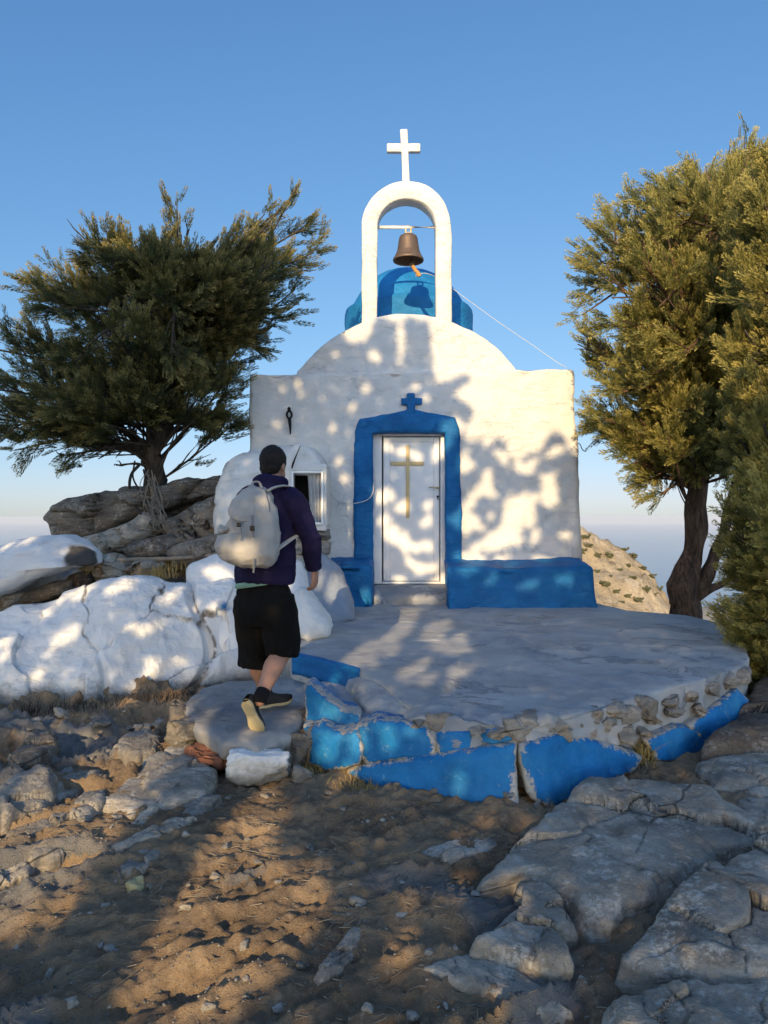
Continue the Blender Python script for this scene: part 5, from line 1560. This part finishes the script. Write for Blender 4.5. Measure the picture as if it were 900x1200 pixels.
for _ in range(26): HOLES.append((rgd.uniform(545, 672), rgd.uniform(505, 655), rgd.uniform(1.5, 6)))
for _ in range(4): HOLES.append((rgd.uniform(300, 660), rgd.uniform(450, 660), rgd.uniform(2.5, 5)))
for _ in range(26): HOLES.append((rgd.uniform(340, 560), rgd.uniform(715, 800), rgd.uniform(4, 9)))
for _ in range(12): HOLES.append((rgd.uniform(0, 260), rgd.uniform(690, 830), rgd.uniform(3, 6)))
for _ in range(34): HOLES.append((rgd.uniform(0, 420), rgd.uniform(838, 960), rgd.uniform(4, 9)))
for _ in range(10): HOLES.append((rgd.uniform(390, 640), rgd.uniform(960, 1190), rgd.uniform(4, 10)))
PERSON_LIT = [(300, 658, 13), (318, 594, 7), (280, 650, 5), (322, 720, 6), (300, 742, 5), (303, 850, 9), (300, 786, 6)]


def landing(p):
    """where a ray of sun through p meets the site, as surveyed (column,row)"""
    t = (YF - p[:, 1]) / SUN[1]; h = p + t[:, None] * SUN
    fac = h[:, 2] > .55
    # white outcrop slope
    # z = (Y-6.3)*.9 : solve
    k = SUN[2] - .9 * SUN[1]
    t2 = ((p[:, 1] - 6.3) * .9 - p[:, 2]) / k; h2 = p + t2[:, None] * SUN
    rock = (h2[:, 0] < -1.2) & (h2[:, 2] > 0) & (h2[:, 2] < .98)
    t3 = (.46 - p[:, 2]) / SUN[2]; h3 = p + t3[:, None] * SUN
    terr = (h3[:, 0] > -.8) & (h3[:, 1] > np.interp(h3[:, 0], [-.8, -.15, .4, .75, 1.7, 2.7], [5.4, 4.6, 4.3, 4.2, 4.8, 5.6])) & (h3[:, 1] < 9.3)
    yy = np.full(len(p), 4.4)
    for _ in range(4):
        t5 = (yy - p[:, 1]) / SUN[1]; xx = p[:, 0] + t5 * SUN[0]
        yy = np.interp(xx, [-.55, -.15, .41, .76, .92, 1.3, 1.7, 2.05, 2.77], [4.75, 4.5, 4.20, 4.10, 4.16, 4.46, 4.74, 5.02, 5.58])
    h5 = p + t5[:, None] * SUN
    front = (h5[:, 2] > 0) & (h5[:, 2] < .43) & (h5[:, 0] > -.58) & (h5[:, 0] < 2.9)
    t6 = (.23 - p[:, 2]) / SUN[2]; h6 = p + t6[:, None] * SUN
    step = (h6[:, 0] > -1.35) & (h6[:, 0] < -.52) & (h6[:, 1] > 4.5) & (h6[:, 1] < 6.0)
    t4 = (0 - p[:, 2]) / SUN[2]; h4 = p + t4[:, None] * SUN
    h = np.where(fac[:, None], h, np.where(terr[:, None], h3, h4))
    h = np.where((rock & ~(fac & (h2[:, 2] > 1.2)))[:, None], h2, h)
    h = np.where((front & ~fac)[:, None], h5, h); h = np.where((step & ~fac)[:, None], h6, h)
    Y = np.maximum(h[:, 1], .5)
    uv = np.stack([CX + h[:, 0] * F / Y, HY - (h[:, 2] - CH) * F / Y], 1)
    tp_ = (4.8 - p[:, 1]) / SUN[1]; hp = p + tp_[:, None] * SUN
    uvp = np.stack([CX + hp[:, 0] * F / 4.8, HY - (hp[:, 2] - CH) * F / 4.8], 1)
    return uv, h[:, 1], uvp


def shade_trees():
    rg = np.random.default_rng(31)
    n = 560000
    p = np.stack([rg.uniform(-10.5, 2.6, n), rg.uniform(-6.6, -3.4, n), rg.uniform(1.2, 10.6, n)], 1)
    clump = fbm(p * .9, 3, 3) + .35 * fbm(p * 3, 3, 9)
    uv, Yh, uvp = landing(p)
    lit = np.zeros(n, bool)
    for pl in LIT: lit |= poly_in(uv + rg.normal(0, 1.5, (n, 2)), pl)
    wob = fbm(np.stack([uv[:, 0] * .11, uv[:, 1] * .11, uv[:, 0] * 0], 1), 3, 77)
    for (u, v, r) in HOLES:
        du, dv = uv[:, 0] - u, uv[:, 1] - v
        an = rg.uniform(-.3, 1.3) if v < 690 else rg.uniform(.3, .8)
        a_, b_ = du * math.cos(an) - dv * math.sin(an), du * math.sin(an) + dv * math.cos(an)
        if u > 545 and v < 690: an = rg.uniform(.5, 1.2)
        st_ = (rg.uniform(1.4, 2.8) if u > 545 else rg.uniform(1.0, 1.5)) if v < 690 else rg.uniform(1.4, 2.4)
        lit |= np.hypot(a_ / st_, b_) < (r * 1.05 + 1.2) * (1 + .55 * wob)
    lit &= ~poly_in(uvp, [(262, 665), (258, 600), (285, 560), (300, 520), (345, 520), (350, 575), (378, 660), (372, 690), (352, 700), (350, 770), (325, 800), (280, 780), (264, 690)])
    for (u, v, r) in PERSON_LIT: lit |= ((uvp[:, 0] - u) ** 2 + (uvp[:, 1] - v) ** 2) < (r * 1.1) ** 2
    keep = ~lit & (clump > -.75) & (Yh > 1.2)
    p = p[keep]; n = len(p)
    cen = np.array([(-2.70, -5.2), (1.1, -5.0), (-6.0, -5.4), (-8.9, -5.0)])
    which = np.argmin(np.abs(p[:, 0][:, None] - cen[:, 0][None] + np.array([0, .3, 0, 0])), 1)
    labs = ['juniper behind the viewer whose shade falls on the chapel door', 'juniper behind the viewer whose shade covers the terrace', 'juniper behind the viewer whose shade falls on the white outcrop', 'juniper behind the viewer shading the windswept tree']
    for k in range(4):
        q = p[which == k]
        if len(q) < 50: continue
        root = empty('juniper_tree', (cen[k][0], cen[k][1], 0), labs[k], 'tree')
        top = min(9.6, q[:, 2].max())
        tk = catmull([(cen[k][0], cen[k][1], -.4), (cen[k][0] + .03, cen[k][1], 1.5), (cen[k][0], cen[k][1] + .05, 3.0), (cen[k][0] - .55, cen[k][1] + .05, 4.1), (cen[k][0] - .6, cen[k][1], 5.5), (cen[k][0] - .2, cen[k][1], top * .85)], 40)
        V, Fl = tube(tk, np.linspace(.19, .05, 40), nseg=14); mesh_np('trunk', V, Fl, M['bark'], root)
        d = rg.normal(size=(len(q), 3)); d /= np.linalg.norm(d, axis=1, keepdims=True)
        s = np.cross(d, rg.normal(size=(len(q), 3))); s /= np.linalg.norm(s, axis=1, keepdims=True)
        L = rg.uniform(.03, .055, len(q))[:, None]; W = rg.uniform(.014, .022, len(q))[:, None]
        V = np.stack([q - d * L, q + s * W, q + d * L, q - s * W], 1).reshape(-1, 3)
        tint = np.repeat(rg.uniform(0, 1, len(q)), 4)
        mesh_np('crown', V, np.arange(len(V)).reshape(-1, 4), M['leafL'], root, smooth=False, attrs={'tint': tint, 'tip': tint * .5})
        for j in range(14):
            e = q[int(rg.integers(len(q)))]
            s0 = tk[int(rg.integers(20, 40))]
            if e[2] < s0[2] - .5: continue
            c = catmull([s0, (s0 + e) / 2 + np.array([0, 0, .1]), e], 14)
            uvl, _, _ = landing(c)
            bad = np.zeros(len(c), bool)
            for pl in LIT: bad |= poly_in(uvl, pl)
            if bad.any(): continue
            V, Fl = tube(c, np.linspace(.05, .01, 14), nseg=8); mesh_np('limb', V, Fl, M['bark'], root)


shade_trees()

# dead vine, twigs, pole, grass
vn = catmull([P(163, 545, 9.0), P(154, 556, 8.95), P(152, 572, 8.9), P(158, 592, 8.85), P(172, 610, 8.75), P(188, 622, 8.7), P(205, 634, 8.6), P(222, 648, 8.45)], 70)
vb = catmull([P(158, 540, 9.0), P(156, 560, 8.95), P(166, 576, 8.9), P(172, 570, 8.95), P(168, 550, 9.0)], 40)
tag(mesh_np('dead_vine', *joinl([tube(vn, np.linspace(.02, .014, 70), nseg=8), tube(vb, .011, nseg=6)]), M['vine']), 'dark bare vine stem looping down beside the left trunk', 'vine')
rg = np.random.default_rng(8)
tw = []
for k in range(26):
    a = P(178 + rg.uniform(-8, 4), 560 + rg.uniform(-12, 20), 8.98); e = P(186 + rg.uniform(-10, 12), 612 + rg.uniform(-8, 12), 8.7 + rg.uniform(-.1, .05))
    tw.append(tube(catmull([a, (a * .6 + e * .4) + rg.normal(0, .05, 3), (a * .25 + e * .75) + rg.normal(0, .05, 3), e], 14), np.linspace(.006, .003, 14), nseg=5, cap=False))
V, Fl = joinl(tw)
tag(mesh_np('dry_twigs', V, Fl, M['deadwood']), 'tangle of pale dry twigs hanging at the foot of the left trunk', 'twigs')
c = catmull([P(128, 658, 7.9), P(150, 656, 8.0), P(190, 655, 8.1), P(225, 653, 8.15), P(252, 650, 8.2)], 40)
tag(mesh_np('wooden_pole', *tube(c, np.linspace(.028, .02, 40) * (1 + .08 * np.sin(np.arange(40) * 1.1)), nseg=10), M['deadwood']), 'long thin weathered pole lying across the rocks by the shrine', 'pole')


def tuft(pts, spread, hgt, n, mat, seed, label, cat='grass'):
    rg = np.random.default_rng(seed)
    Vs, Fs = [], []
    for k in range(n):
        b = pts[int(rg.integers(len(pts)))] + np.append(rg.normal(0, spread, 2), 0)
        h = hgt * rg.uniform(.4, 1.2); lean = rg.normal(0, .5, 2) * h
        s = rg.normal(size=3); s[2] = 0; s = s / np.linalg.norm(s) * .0028
        m = b + np.array([lean[0] * .35, lean[1] * .35, h * .6]); e = b + np.array([lean[0], lean[1], h])
        o = len(Vs); Vs += [b - s, b + s, m + s * .7, m - s * .7, e]
        Fs += [(o, o + 1, o + 2, o + 3), (o + 3, o + 2, o + 4)]
    return tag(mesh_np('dry_grass', np.array(Vs), Fs, M[mat], smooth=False), None, None, None, 'stuff')


tuft([P(100, 664, 7.8), P(106, 672, 7.8), P(95, 668, 7.8)], .06, .16, 160, 'dry', 1, 'x')
tuft([P(172, 682, 7.6), P(182, 676, 7.7), P(190, 678, 7.8), P(205, 668, 7.9)], .10, .13, 220, 'dry', 2, 'x')
tuft([G(372, 903, 0), G(390, 908, 0), G(420, 922, 0), G(450, 935, 0)], .07, .05, 360, 'dry', 3, 'x')
tuft([G(755, 895, .0), G(750, 890, .02)], .03, .14, 90, 'dry', 4, 'x')
tuft([G(620, 940, 0), G(690, 925, 0), G(740, 905, 0)], .06, .06, 140, 'deadwood', 5, 'x')
tuft([G(u, 842 - u * .12, .04) for u in range(5, 260, 12)], .07, .09, 500, 'vine', 6, 'x')
tuft([G(u, 850 - u * .12, .04) for u in range(5, 260, 12)], .08, .07, 260, 'deadwood', 7, 'x')

# ------------------------------------------------------------------ the walker
def man():
    q = lambda u, v, y: P(u, v, y)
    fwd = np.array([.42, .90, 0]); fwd /= np.linalg.norm(fwd); rt = np.array([fwd[1], -fwd[0], 0])
    hc = q(320.5, 545, 5.0)
    neck = q(318.5, 568, 4.96)
    shR, shL = q(345, 590, 4.86), q(291, 588, 5.04)
    elR, wrR = q(364, 631, 4.86), q(368.5, 666, 4.94)
    elL, wrL = q(292, 636, 5.22), q(312, 655, 5.36)
    hipR, hipL = q(324, 700, 4.86), q(295, 700, 4.96)
    knR, anR = q(331, 762, 4.92), q(305, 817, 4.64)
    knL, anL = q(301, 768, 5.08), q(312, 814, 5.20)
    # body, one surface: head, neck, trunk, arms, hands, legs
    parts = []
    tiltv = np.array([fwd * .985 + np.array([0, 0, -.17]), ])[0]
    R = np.stack([rt, fwd, np.array([0, 0, 1.0])], 1)
    parts.append(ellipsoid(hc + np.array([0, 0, .012]), (.078, .098, .112), rot=R))
    parts.append(ellipsoid(hc + fwd * .045 + np.array([0, 0, -.06]), (.058, .058, .066), rot=R))      # jaw
    parts.append(ellipsoid(hc + fwd * .108 + np.array([0, 0, -.018]), (.014, .02, .024), rot=R))      # nose
    parts.append(ellipsoid(hc + fwd * .094 + np.array([0, 0, -.062]), (.024, .012, .008), rot=R))      # lips
    for s in (-1, 1):
        parts.append(ellipsoid(hc + rt * s * .080 - fwd * .004 + np.array([0, 0, -.016]), (.012, .020, .032), rot=R))
        parts.append(ellipsoid(hc + rt * s * .033 + fwd * .083 + np.array([0, 0, .022]), (.018, .012, .008), rot=R))  # brows
    parts.append(tube([hc + np.array([0, 0, -.05]) - fwd * .015, neck - fwd * .01, neck + np.array([0, 0, -.1])], [.056, .06, .08], nseg=18))
    parts.append(tube([neck + np.array([0, 0, -.04]), q(317, 590, 4.95), q(314, 630, 4.94), q(310, 665, 4.93), q(309, 700, 4.91), q(309, 718, 4.91)], [.09, .17, .16, .14, .16, .14], [.08, .105, .11, .10, .11, .10], nseg=24, side=rt))
    for (sh, el, wr) in ((shR, elR, wrR), (shL, elL, wrL)):
        parts.append(tube(catmull([sh, sh * .5 + el * .5, el, el * .5 + wr * .5, wr], 16), np.interp(np.linspace(0, 1, 16), [0, .25, .5, .65, 1], [.06, .055, .045, .045, .03]), nseg=14))
    for (wr, dn, fw_) in ((wrR, np.array([.03, .05, -1.0]), fwd), (wrL, np.array([.3, .5, -.6]), fwd)):
        dn = dn / np.linalg.norm(dn); out = np.cross(fw_, dn); out /= np.linalg.norm(out); ff = np.cross(dn, out)
        if np.dot(ff, fw_) < 0: ff = -ff
        pc = wr + dn * .060
        parts.append(tube([wr - dn * .02, wr + dn * .02, pc, wr + dn * .095], [.026, .034, .042, .038], [.021, .017, .017, .014], nseg=14, side=ff))
        inw = -out if np.dot(out, rt) > 0 else out
        if wr is wrL: inw = -inw
        for k, (off, ln) in enumerate(((.031, .086), (.010, .098), (-.010, .092), (-.030, .072))):
            b = wr + dn * .088 + ff * off
            d1 = dn * .9 + inw * .30; d2 = dn * .55 + inw * .8; d3 = dn * .1 + inw * 1.0
            d1, d2, d3 = [d / np.linalg.norm(d) for d in (d1, d2, d3)]
            p1 = b + d1 * ln * .45; p2 = p1 + d2 * ln * .32; p3 = p2 + d3 * ln * .25
            parts.append(tube([b - dn * .02, b, p1, p2, p3], [.009, .0095, .0088, .008, .0068], nseg=10))
        b = wr + dn * .03 + ff * .032
        p1 = b + dn * .03 + ff * .022 + inw * .012; p2 = p1 + dn * .03 + ff * .004 + inw * .014; p3 = p2 + dn * .022 - ff * .004 + inw * .008
        parts.append(tube([b - ff * .015, b, p1, p2, p3], [.012, .0135, .011, .010, .0075], nseg=10))
    for (hp, kn, an) in ((hipR, knR, anR), (hipL, knL, anL)):
        back = -fwd
        c = catmull([hp, hp * .5 + kn * .5, kn, kn * .68 + an * .32 + back * .014, kn * .35 + an * .65 + back * .006, an], 26)
        parts.append(tube(c, np.interp(np.linspace(0, 1, 26), [0, .2, .4, .52, .62, .78, 1], [.092, .085, .064, .062, .068, .053, .038]), nseg=18))
    parts.append(ellipsoid(anR + np.array([.0, 0, -.02]), (.036, .04, .04))); parts.append(ellipsoid(anL + np.array([0, 0, -.02]), (.036, .04, .04)))
    body = put('person', remesh(parts, .0055, 3, .45), M['skin'])
    tag(body, 'man in navy hoodie and black shorts with a backpack, stepping up toward the chapel', 'person')
    # hair: close cut cap
    hp = [ellipsoid(hc + np.array([0, 0, .030]) - fwd * .008, (.086, .102, .106), 40, 28, R)]
    hp.append(ellipsoid(hc - fwd * .045 + np.array([0, 0, -.022]), (.070, .060, .062), rot=R))
    me = remesh(hp, .006, 2, .4, .0025, 40, 3)
    co = np.array([v.co[:] for v in me.vertices])
    rel = (co - hc) @ R
    hid = (rel[:, 2] < -.085) | ((rel[:, 1] > .070) & (rel[:, 2] < .06))
    import bmesh
    bm = bmesh.new(); bm.from_mesh(me); bm.verts.ensure_lookup_table()
    bmesh.ops.delete(bm, geom=[bm.verts[i] for i in np.nonzero(hid)[0]], context='VERTS')
    bm.to_mesh(me); bm.free()
    put('hair', me, M['hair'], body)
    # hoodie
    hd = [tube([q(318.5, 562, 4.96), q(318.5, 569, 4.96), q(318, 580, 4.95), q(316, 596, 4.94), q(313.5, 630, 4.92), q(311, 660, 4.91), q(310, 681, 4.90), q(310, 684, 4.90)],
               [.072, .098, .165, .198, .205, .212, .215, .205], [.075, .09, .11, .128, .14, .148, .15, .14], nseg=32, side=rt)]
    for (sh, el, wr, cf) in ((shR, elR, wrR, 1), (shL, elL, wrL, 1)):
        inn_ = sh * .7 + neck * .3
        c = catmull([inn_, sh, sh * .5 + el * .5, el, el * .45 + wr * .55, wr + (wr - el) / np.linalg.norm(wr - el) * .005], 24)
        hd.append(tube(c, np.interp(np.linspace(0, 1, 24), [0, .2, .4, .6, .8, .93, 1], [.085, .085, .075, .067, .062, .052, .047]), nseg=20))
    # hood gathered round the neck
    ang = np.linspace(-.1 * math.pi, 1.1 * math.pi, 20)
    hd.append(tube([neck + np.array([0, 0, .012]) + rt * .092 * math.cos(a) - fwd * (.075 * math.sin(a) + .005) + np.array([0, 0, .012 * math.sin(a)]) for a in ang], np.interp(np.linspace(0, 1, 20), [0, .5, 1], [.030, .046, .030]), nseg=14))
    hd.append(ellipsoid(neck - fwd * .085 + np.array([0, 0, -.045]), (.10, .055, .075), rot=R))
    me = remesh(hd, .008, 5, .5, .006, 7, 5, (1, 1, 1.5))
    put('hoodie', me, M['hood'], body)
    # mint shirt hem showing at left below the hoodie
    sh_ = tube([q(306, 680, 4.89), q(305.5, 686, 4.89), q(305.5, 690, 4.89)], [.160, .183, .186], [.105, .127, .130], nseg=40, side=rt)
    V, Fl = sh_
    V[:, 2] += np.clip((V[:, 0] - q(275, 680, 4.87)[0]) * .17, 0, .1)
    mesh_np('shirt_hem', V, Fl, M['mint'], body)
    # shorts
    sp = [tube([q(309, 683, 4.91), q(309, 693, 4.905), q(309, 715, 4.90), q(310, 730, 4.90)], [.172, .20, .20, .16], [.115, .135, .14, .11], nseg=32, side=rt),
          tube(catmull([hipR + rt * -.01, hipR * .5 + knR * .5, knR + np.array([0, -.005, .02]), knR + np.array([0, -.01, -.040])], 14), np.interp(np.linspace(0, 1, 14), [0, .5, 1], [.128, .118, .106]), nseg=26),
          tube(catmull([hipL + rt * .01, hipL * .5 + knL * .5 + rt * -.01, knL + np.array([-.01, 0, .03]), knL + np.array([-.02, 0, -.075])], 14), np.interp(np.linspace(0, 1, 14), [0, .5, 1], [.128, .118, .112]), nseg=26)]
    put('shorts', remesh(sp, .008, 4, .5, .009, 8, 9, (1, 1, .45)), M['shorts'], body)
    # socks and shoes
    for (kn, an, dn) in ((knR, anR, 0), (knL, anL, 0)):
        t_ = (kn - an) / np.linalg.norm(kn - an)
        V, Fl = tube([an + t_ * .06, an + t_ * .045, an, an - t_ * .02 + np.array([0, 0, -.02])], [.043, .045, .046, .046], nseg=20)
        mesh_np('sock', V, Fl, M['sock'], body)
    # trailing foot: heel raised, sole to the viewer
    def shoe(heel, toe, nrm_up, seed):
        ax = toe - heel; Ls = np.linalg.norm(ax); ax /= Ls
        up = nrm_up - ax * np.dot(nrm_up, ax); up /= np.linalg.norm(up); sd = np.cross(ax, up)
        n = 30; rowsU, rowsS = [], []
        ts = np.linspace(0, 1, n)
        wid = np.interp(ts, [0, .06, .15, .35, .5, .7, .85, .95, 1], [.018, .032, .038, .034, .036, .048, .046, .032, .012])
        hgt = np.interp(ts, [0, .05, .2, .38, .6, .85, 1], [.05, .075, .085, .080, .055, .04, .018])
        up_, sl = [], []
        a = np.linspace(0, 2 * math.pi, 24, endpoint=False)
        curve = np.interp(ts, [0, .6, .8, 1], [0, 0, .004, .02])
        for i, t in enumerate(ts):
            c = heel + ax * Ls * t + up * curve[i]
            prof_u = np.where(np.sin(a) > 0, np.sin(a) * hgt[i], np.sin(a) * .004)
            up_.append(c + up * .022 + np.outer(np.sign(np.cos(a)) * np.abs(np.cos(a)) ** .7 * wid[i] * .97, sd) + np.outer(prof_u, up))
            e = 4.0
            sx = np.sign(np.cos(a)) * np.abs(np.cos(a)) ** (2 / e); sy = np.sign(np.sin(a)) * np.abs(np.sin(a)) ** (2 / e)
            arch = -.004 * math.exp(-((t - .42) / .12) ** 2)
            sl.append(c + up * .010 + np.outer(sx * wid[i] * 1.04, sd) + np.outer(sy * .014 - np.where(sy < 0, arch, 0), up))
        Fq = grid_faces(n, 24, True)
        o = mesh_np('shoe', np.vstack(up_), Fq, M['shoe'], body)
        mesh_np('sole', np.vstack(sl), Fq, M['sole'], o)
        return o
    shoe(q(287, 822, 4.56), q(304, 862, 4.66), np.array([.15, .9, .35]), 1)
    gl = q(312, 828, 5.16); gl[2] = .268
    shoe(np.array([gl[0] - .05, 5.12, .268]), np.array([gl[0] + .165, 5.27, .268]), np.array([0, 0, 1.0]), 2)
    # backpack
    bp = empty('backpack', q(297, 640, 4.70), 'pale grey canvas backpack worn by the man in the navy hoodie', 'backpack')
    stn = [(664, 297, 20, .05), (661, 297, 27, .085), (650, 297, 33, .105), (630, 297, 35, .115), (612, 297, 33, .11), (596, 299, 27, .10), (584, 302, 21, .08), (575, 304, 14, .06), (571, 305, 7, .03)]
    stn = catmull(np.array(stn, float), 40)
    rows = []
    for (v, uc, hw, dp) in stn:
        yc = 4.70 + (664 - v) * .0010
        a = np.linspace(0, 2 * math.pi, 60, endpoint=False); e = 2.8
        sx = np.sign(np.cos(a)) * np.abs(np.cos(a)) ** (2 / e); sy = np.sign(np.sin(a)) * np.abs(np.sin(a)) ** (2 / e)
        c = q(uc, v, yc)
        hw *= .87
        rows.append(c + np.outer(sx * hw * yc / F, rt) + np.outer(sy * dp, -fwd))
    V = np.vstack(rows); Fq = grid_faces(40, 60, True)
    N = vnormals(V, Fq); sg = 1 if np.mean(np.sum(N * (V - V.mean(0)), 1)) > 0 else -1
    V = V + sg * N * (ridged(V * np.array([13, 13, 7]), 4, 4) * .011 + fbm(V * 5, 3, 8) * .012)[:, None]
    caps = [(V[:60].mean(0), 0), (V[-60:].mean(0), 1)]
    Fl = [tuple(f) for f in Fq]
    nV = len(V); V = np.vstack([V, caps[0][0], caps[1][0]])
    for k in range(60):
        Fl.append((nV, (k + 1) % 60, k)); Fl.append((nV + 1, 39 * 60 + k, 39 * 60 + (k + 1) % 60))
    mesh_np('pack_body', V, Fl, M['pack'], bp)
    # lid flap drooping over the back, front pocket, side pocket wing
    def patch(pts, off, thick, name, mat, seed, wr=.004):
        g = np.array(pts)   # grid of (u,v) rows
        rows = []
        for r in g:
            rows.append(catmull(r, 24))
        rows = np.array(rows); rows = np.stack([catmull(rows[:, k], 24) for k in range(24)], 1)
        Vv = []
        for i in range(24):
            for j in range(24):
                u, v, o_ = rows[i, j]
                Vv.append(q(u, v, 4.70 + (664 - v) * .0010) - fwd * (o_ + .012))
        Vv = np.array(Vv); Fq = grid_faces(24, 24)
        Vv = Vv - fwd * (ridged(Vv * 9, 3, seed) * wr)[:, None]
        Vb = Vv + fwd * thick
        VV = np.vstack([Vv, Vb])
        ff = [tuple(f) for f in Fq] + [tuple(f[::-1] + 576) for f in Fq]
        for k in range(23):
            for (a, b) in ((k, k + 1), (552 + k + 1, 552 + k)):
                ff.append((b, a, a + 576, b + 576))
            for (a, b) in (((k + 1) * 24, k * 24), (k * 24 + 23, (k + 1) * 24 + 23)):
                ff.append((b, a, a + 576, b + 576))
        return mesh_np(name, VV, ff, mat, bp)
    patch([[(292, 574, .055), (304, 571, .07), (318, 574, .055)], [(284, 586, .085), (303, 584, .112), (324, 588, .08)], [(280, 598, .10), (300, 600, .132), (326, 602, .09)], [(283, 607, .10), (300, 611, .136), (324, 608, .09)]], 0, .012, 'top_flap', M['pack'], 3, .010)
    patch([[(266, 627, .085), (297, 624, .138), (325, 629, .085)], [(265, 640, .095), (297, 640, .152), (326, 641, .095)], [(268, 652, .085), (297, 653, .142), (322, 652, .09)], [(277, 660, .06), (297, 661, .11), (315, 660, .07)]], 0, .02, 'front_pocket', M['pack'], 5, .010)
    def web(pts, w_, name='strap', mat='pack', th=.006):
        c = catmull(np.array(pts), 30)
        V, Fl = tube(c, w_, th, nseg=12, side=rt)
        return mesh_np(name, V, Fl, M[mat], bp)
    # shoulder straps go over the hoodie and come back under the arms
    c = catmull([q(312, 576, 4.74), q(322, 571, 4.78), q(334, 569.5, 4.84), q(343, 574, 4.93), q(349, 588, 5.00)], 30)
    V, Fl = tube(c, .008, .024, nseg=12, side=(0, 0, 1)); mesh_np('shoulder_strap', V, Fl, M['pack'], bp)
    c = catmull([q(300, 574, 4.78), q(296, 570, 4.86), q(294, 572, 4.95), q(290, 584, 5.10)], 30)
    V, Fl = tube(c, .008, .024, nseg=12, side=(0, 0, 1)); mesh_np('shoulder_strap', V, Fl, M['pack'], bp)
    c = catmull([q(324, 648, 4.69), q(330, 640, 4.70), q(338, 634, 4.755), q(346, 629, 4.82), q(350, 626, 4.90)], 30)
    V, Fl = tube(c, .008, np.linspace(.035, .014, 30), nseg=12, side=(0, 0, 1)); mesh_np('shoulder_strap', V, Fl, M['pack'], bp)
    web([q(297, 574, 4.72), q(296, 566, 4.73), q(303, 565, 4.74), q(307, 572, 4.73)], .009, 'grab_handle', 'pack', .006)
    web([q(284, 612, 4.58), q(282, 622, 4.565), q(281, 632, 4.56)], .010, 'buckle_strap', 'packd')
    web([q(296, 604, 4.57), q(296, 616, 4.555), q(297, 630, 4.55)], .010, 'buckle_strap', 'packd')
    web([q(297, 654, 4.555), q(297.5, 662, 4.575), q(297, 671, 4.59)], .006, 'buckle_strap', 'pack')
    V, Fq = join([rbox(q(280, 615, 4.57) + np.array([-.012, -.02, -.014]), q(280, 615, 4.57) + np.array([.012, .0, .014]), .004, .1), rbox(q(296, 619, 4.55) + np.array([-.014, -.02, -.016]), q(296, 619, 4.55) + np.array([.014, .0, .016]), .004, .1)])
    mesh_np('buckle', V, Fq, M['steel'], bp)
    V, Fq = chisel(q(262, 622, 4.72), (.09, .10, .07), 61, .2, .4, n=14, nplanes=8, amp=.06)
    mesh_np('side_pocket', V, Fq, M['pack'], bp)


man()

# ------------------------------------------------------------------ camera and view
cam = bpy.data.cameras.new('camera'); co_ = bpy.data.objects.new('camera', cam); COL.objects.link(co_)
co_.location = (0, 0, CH); co_.rotation_euler = (math.pi / 2, 0, 0)
cam.sensor_fit = 'VERTICAL'; cam.sensor_height = 36; cam.lens = 36 * F / 1200; cam.shift_y = 6 / 1200
cam.clip_start = .05; cam.clip_end = 120000
scene.camera = co_
scene.render.resolution_x, scene.render.resolution_y = 768, 1024
vs = scene.view_settings; vs.view_transform = 'Standard'; vs.look = 'None'; vs.gamma = 1; vs.exposure = 1.1; vs.use_curve_mapping = False
cy = scene.cycles
cy.use_denoising = True; cy.max_bounces = 8; cy.volume_bounces = 1; cy.transparent_max_bounces = 8; cy.diffuse_bounces = 4
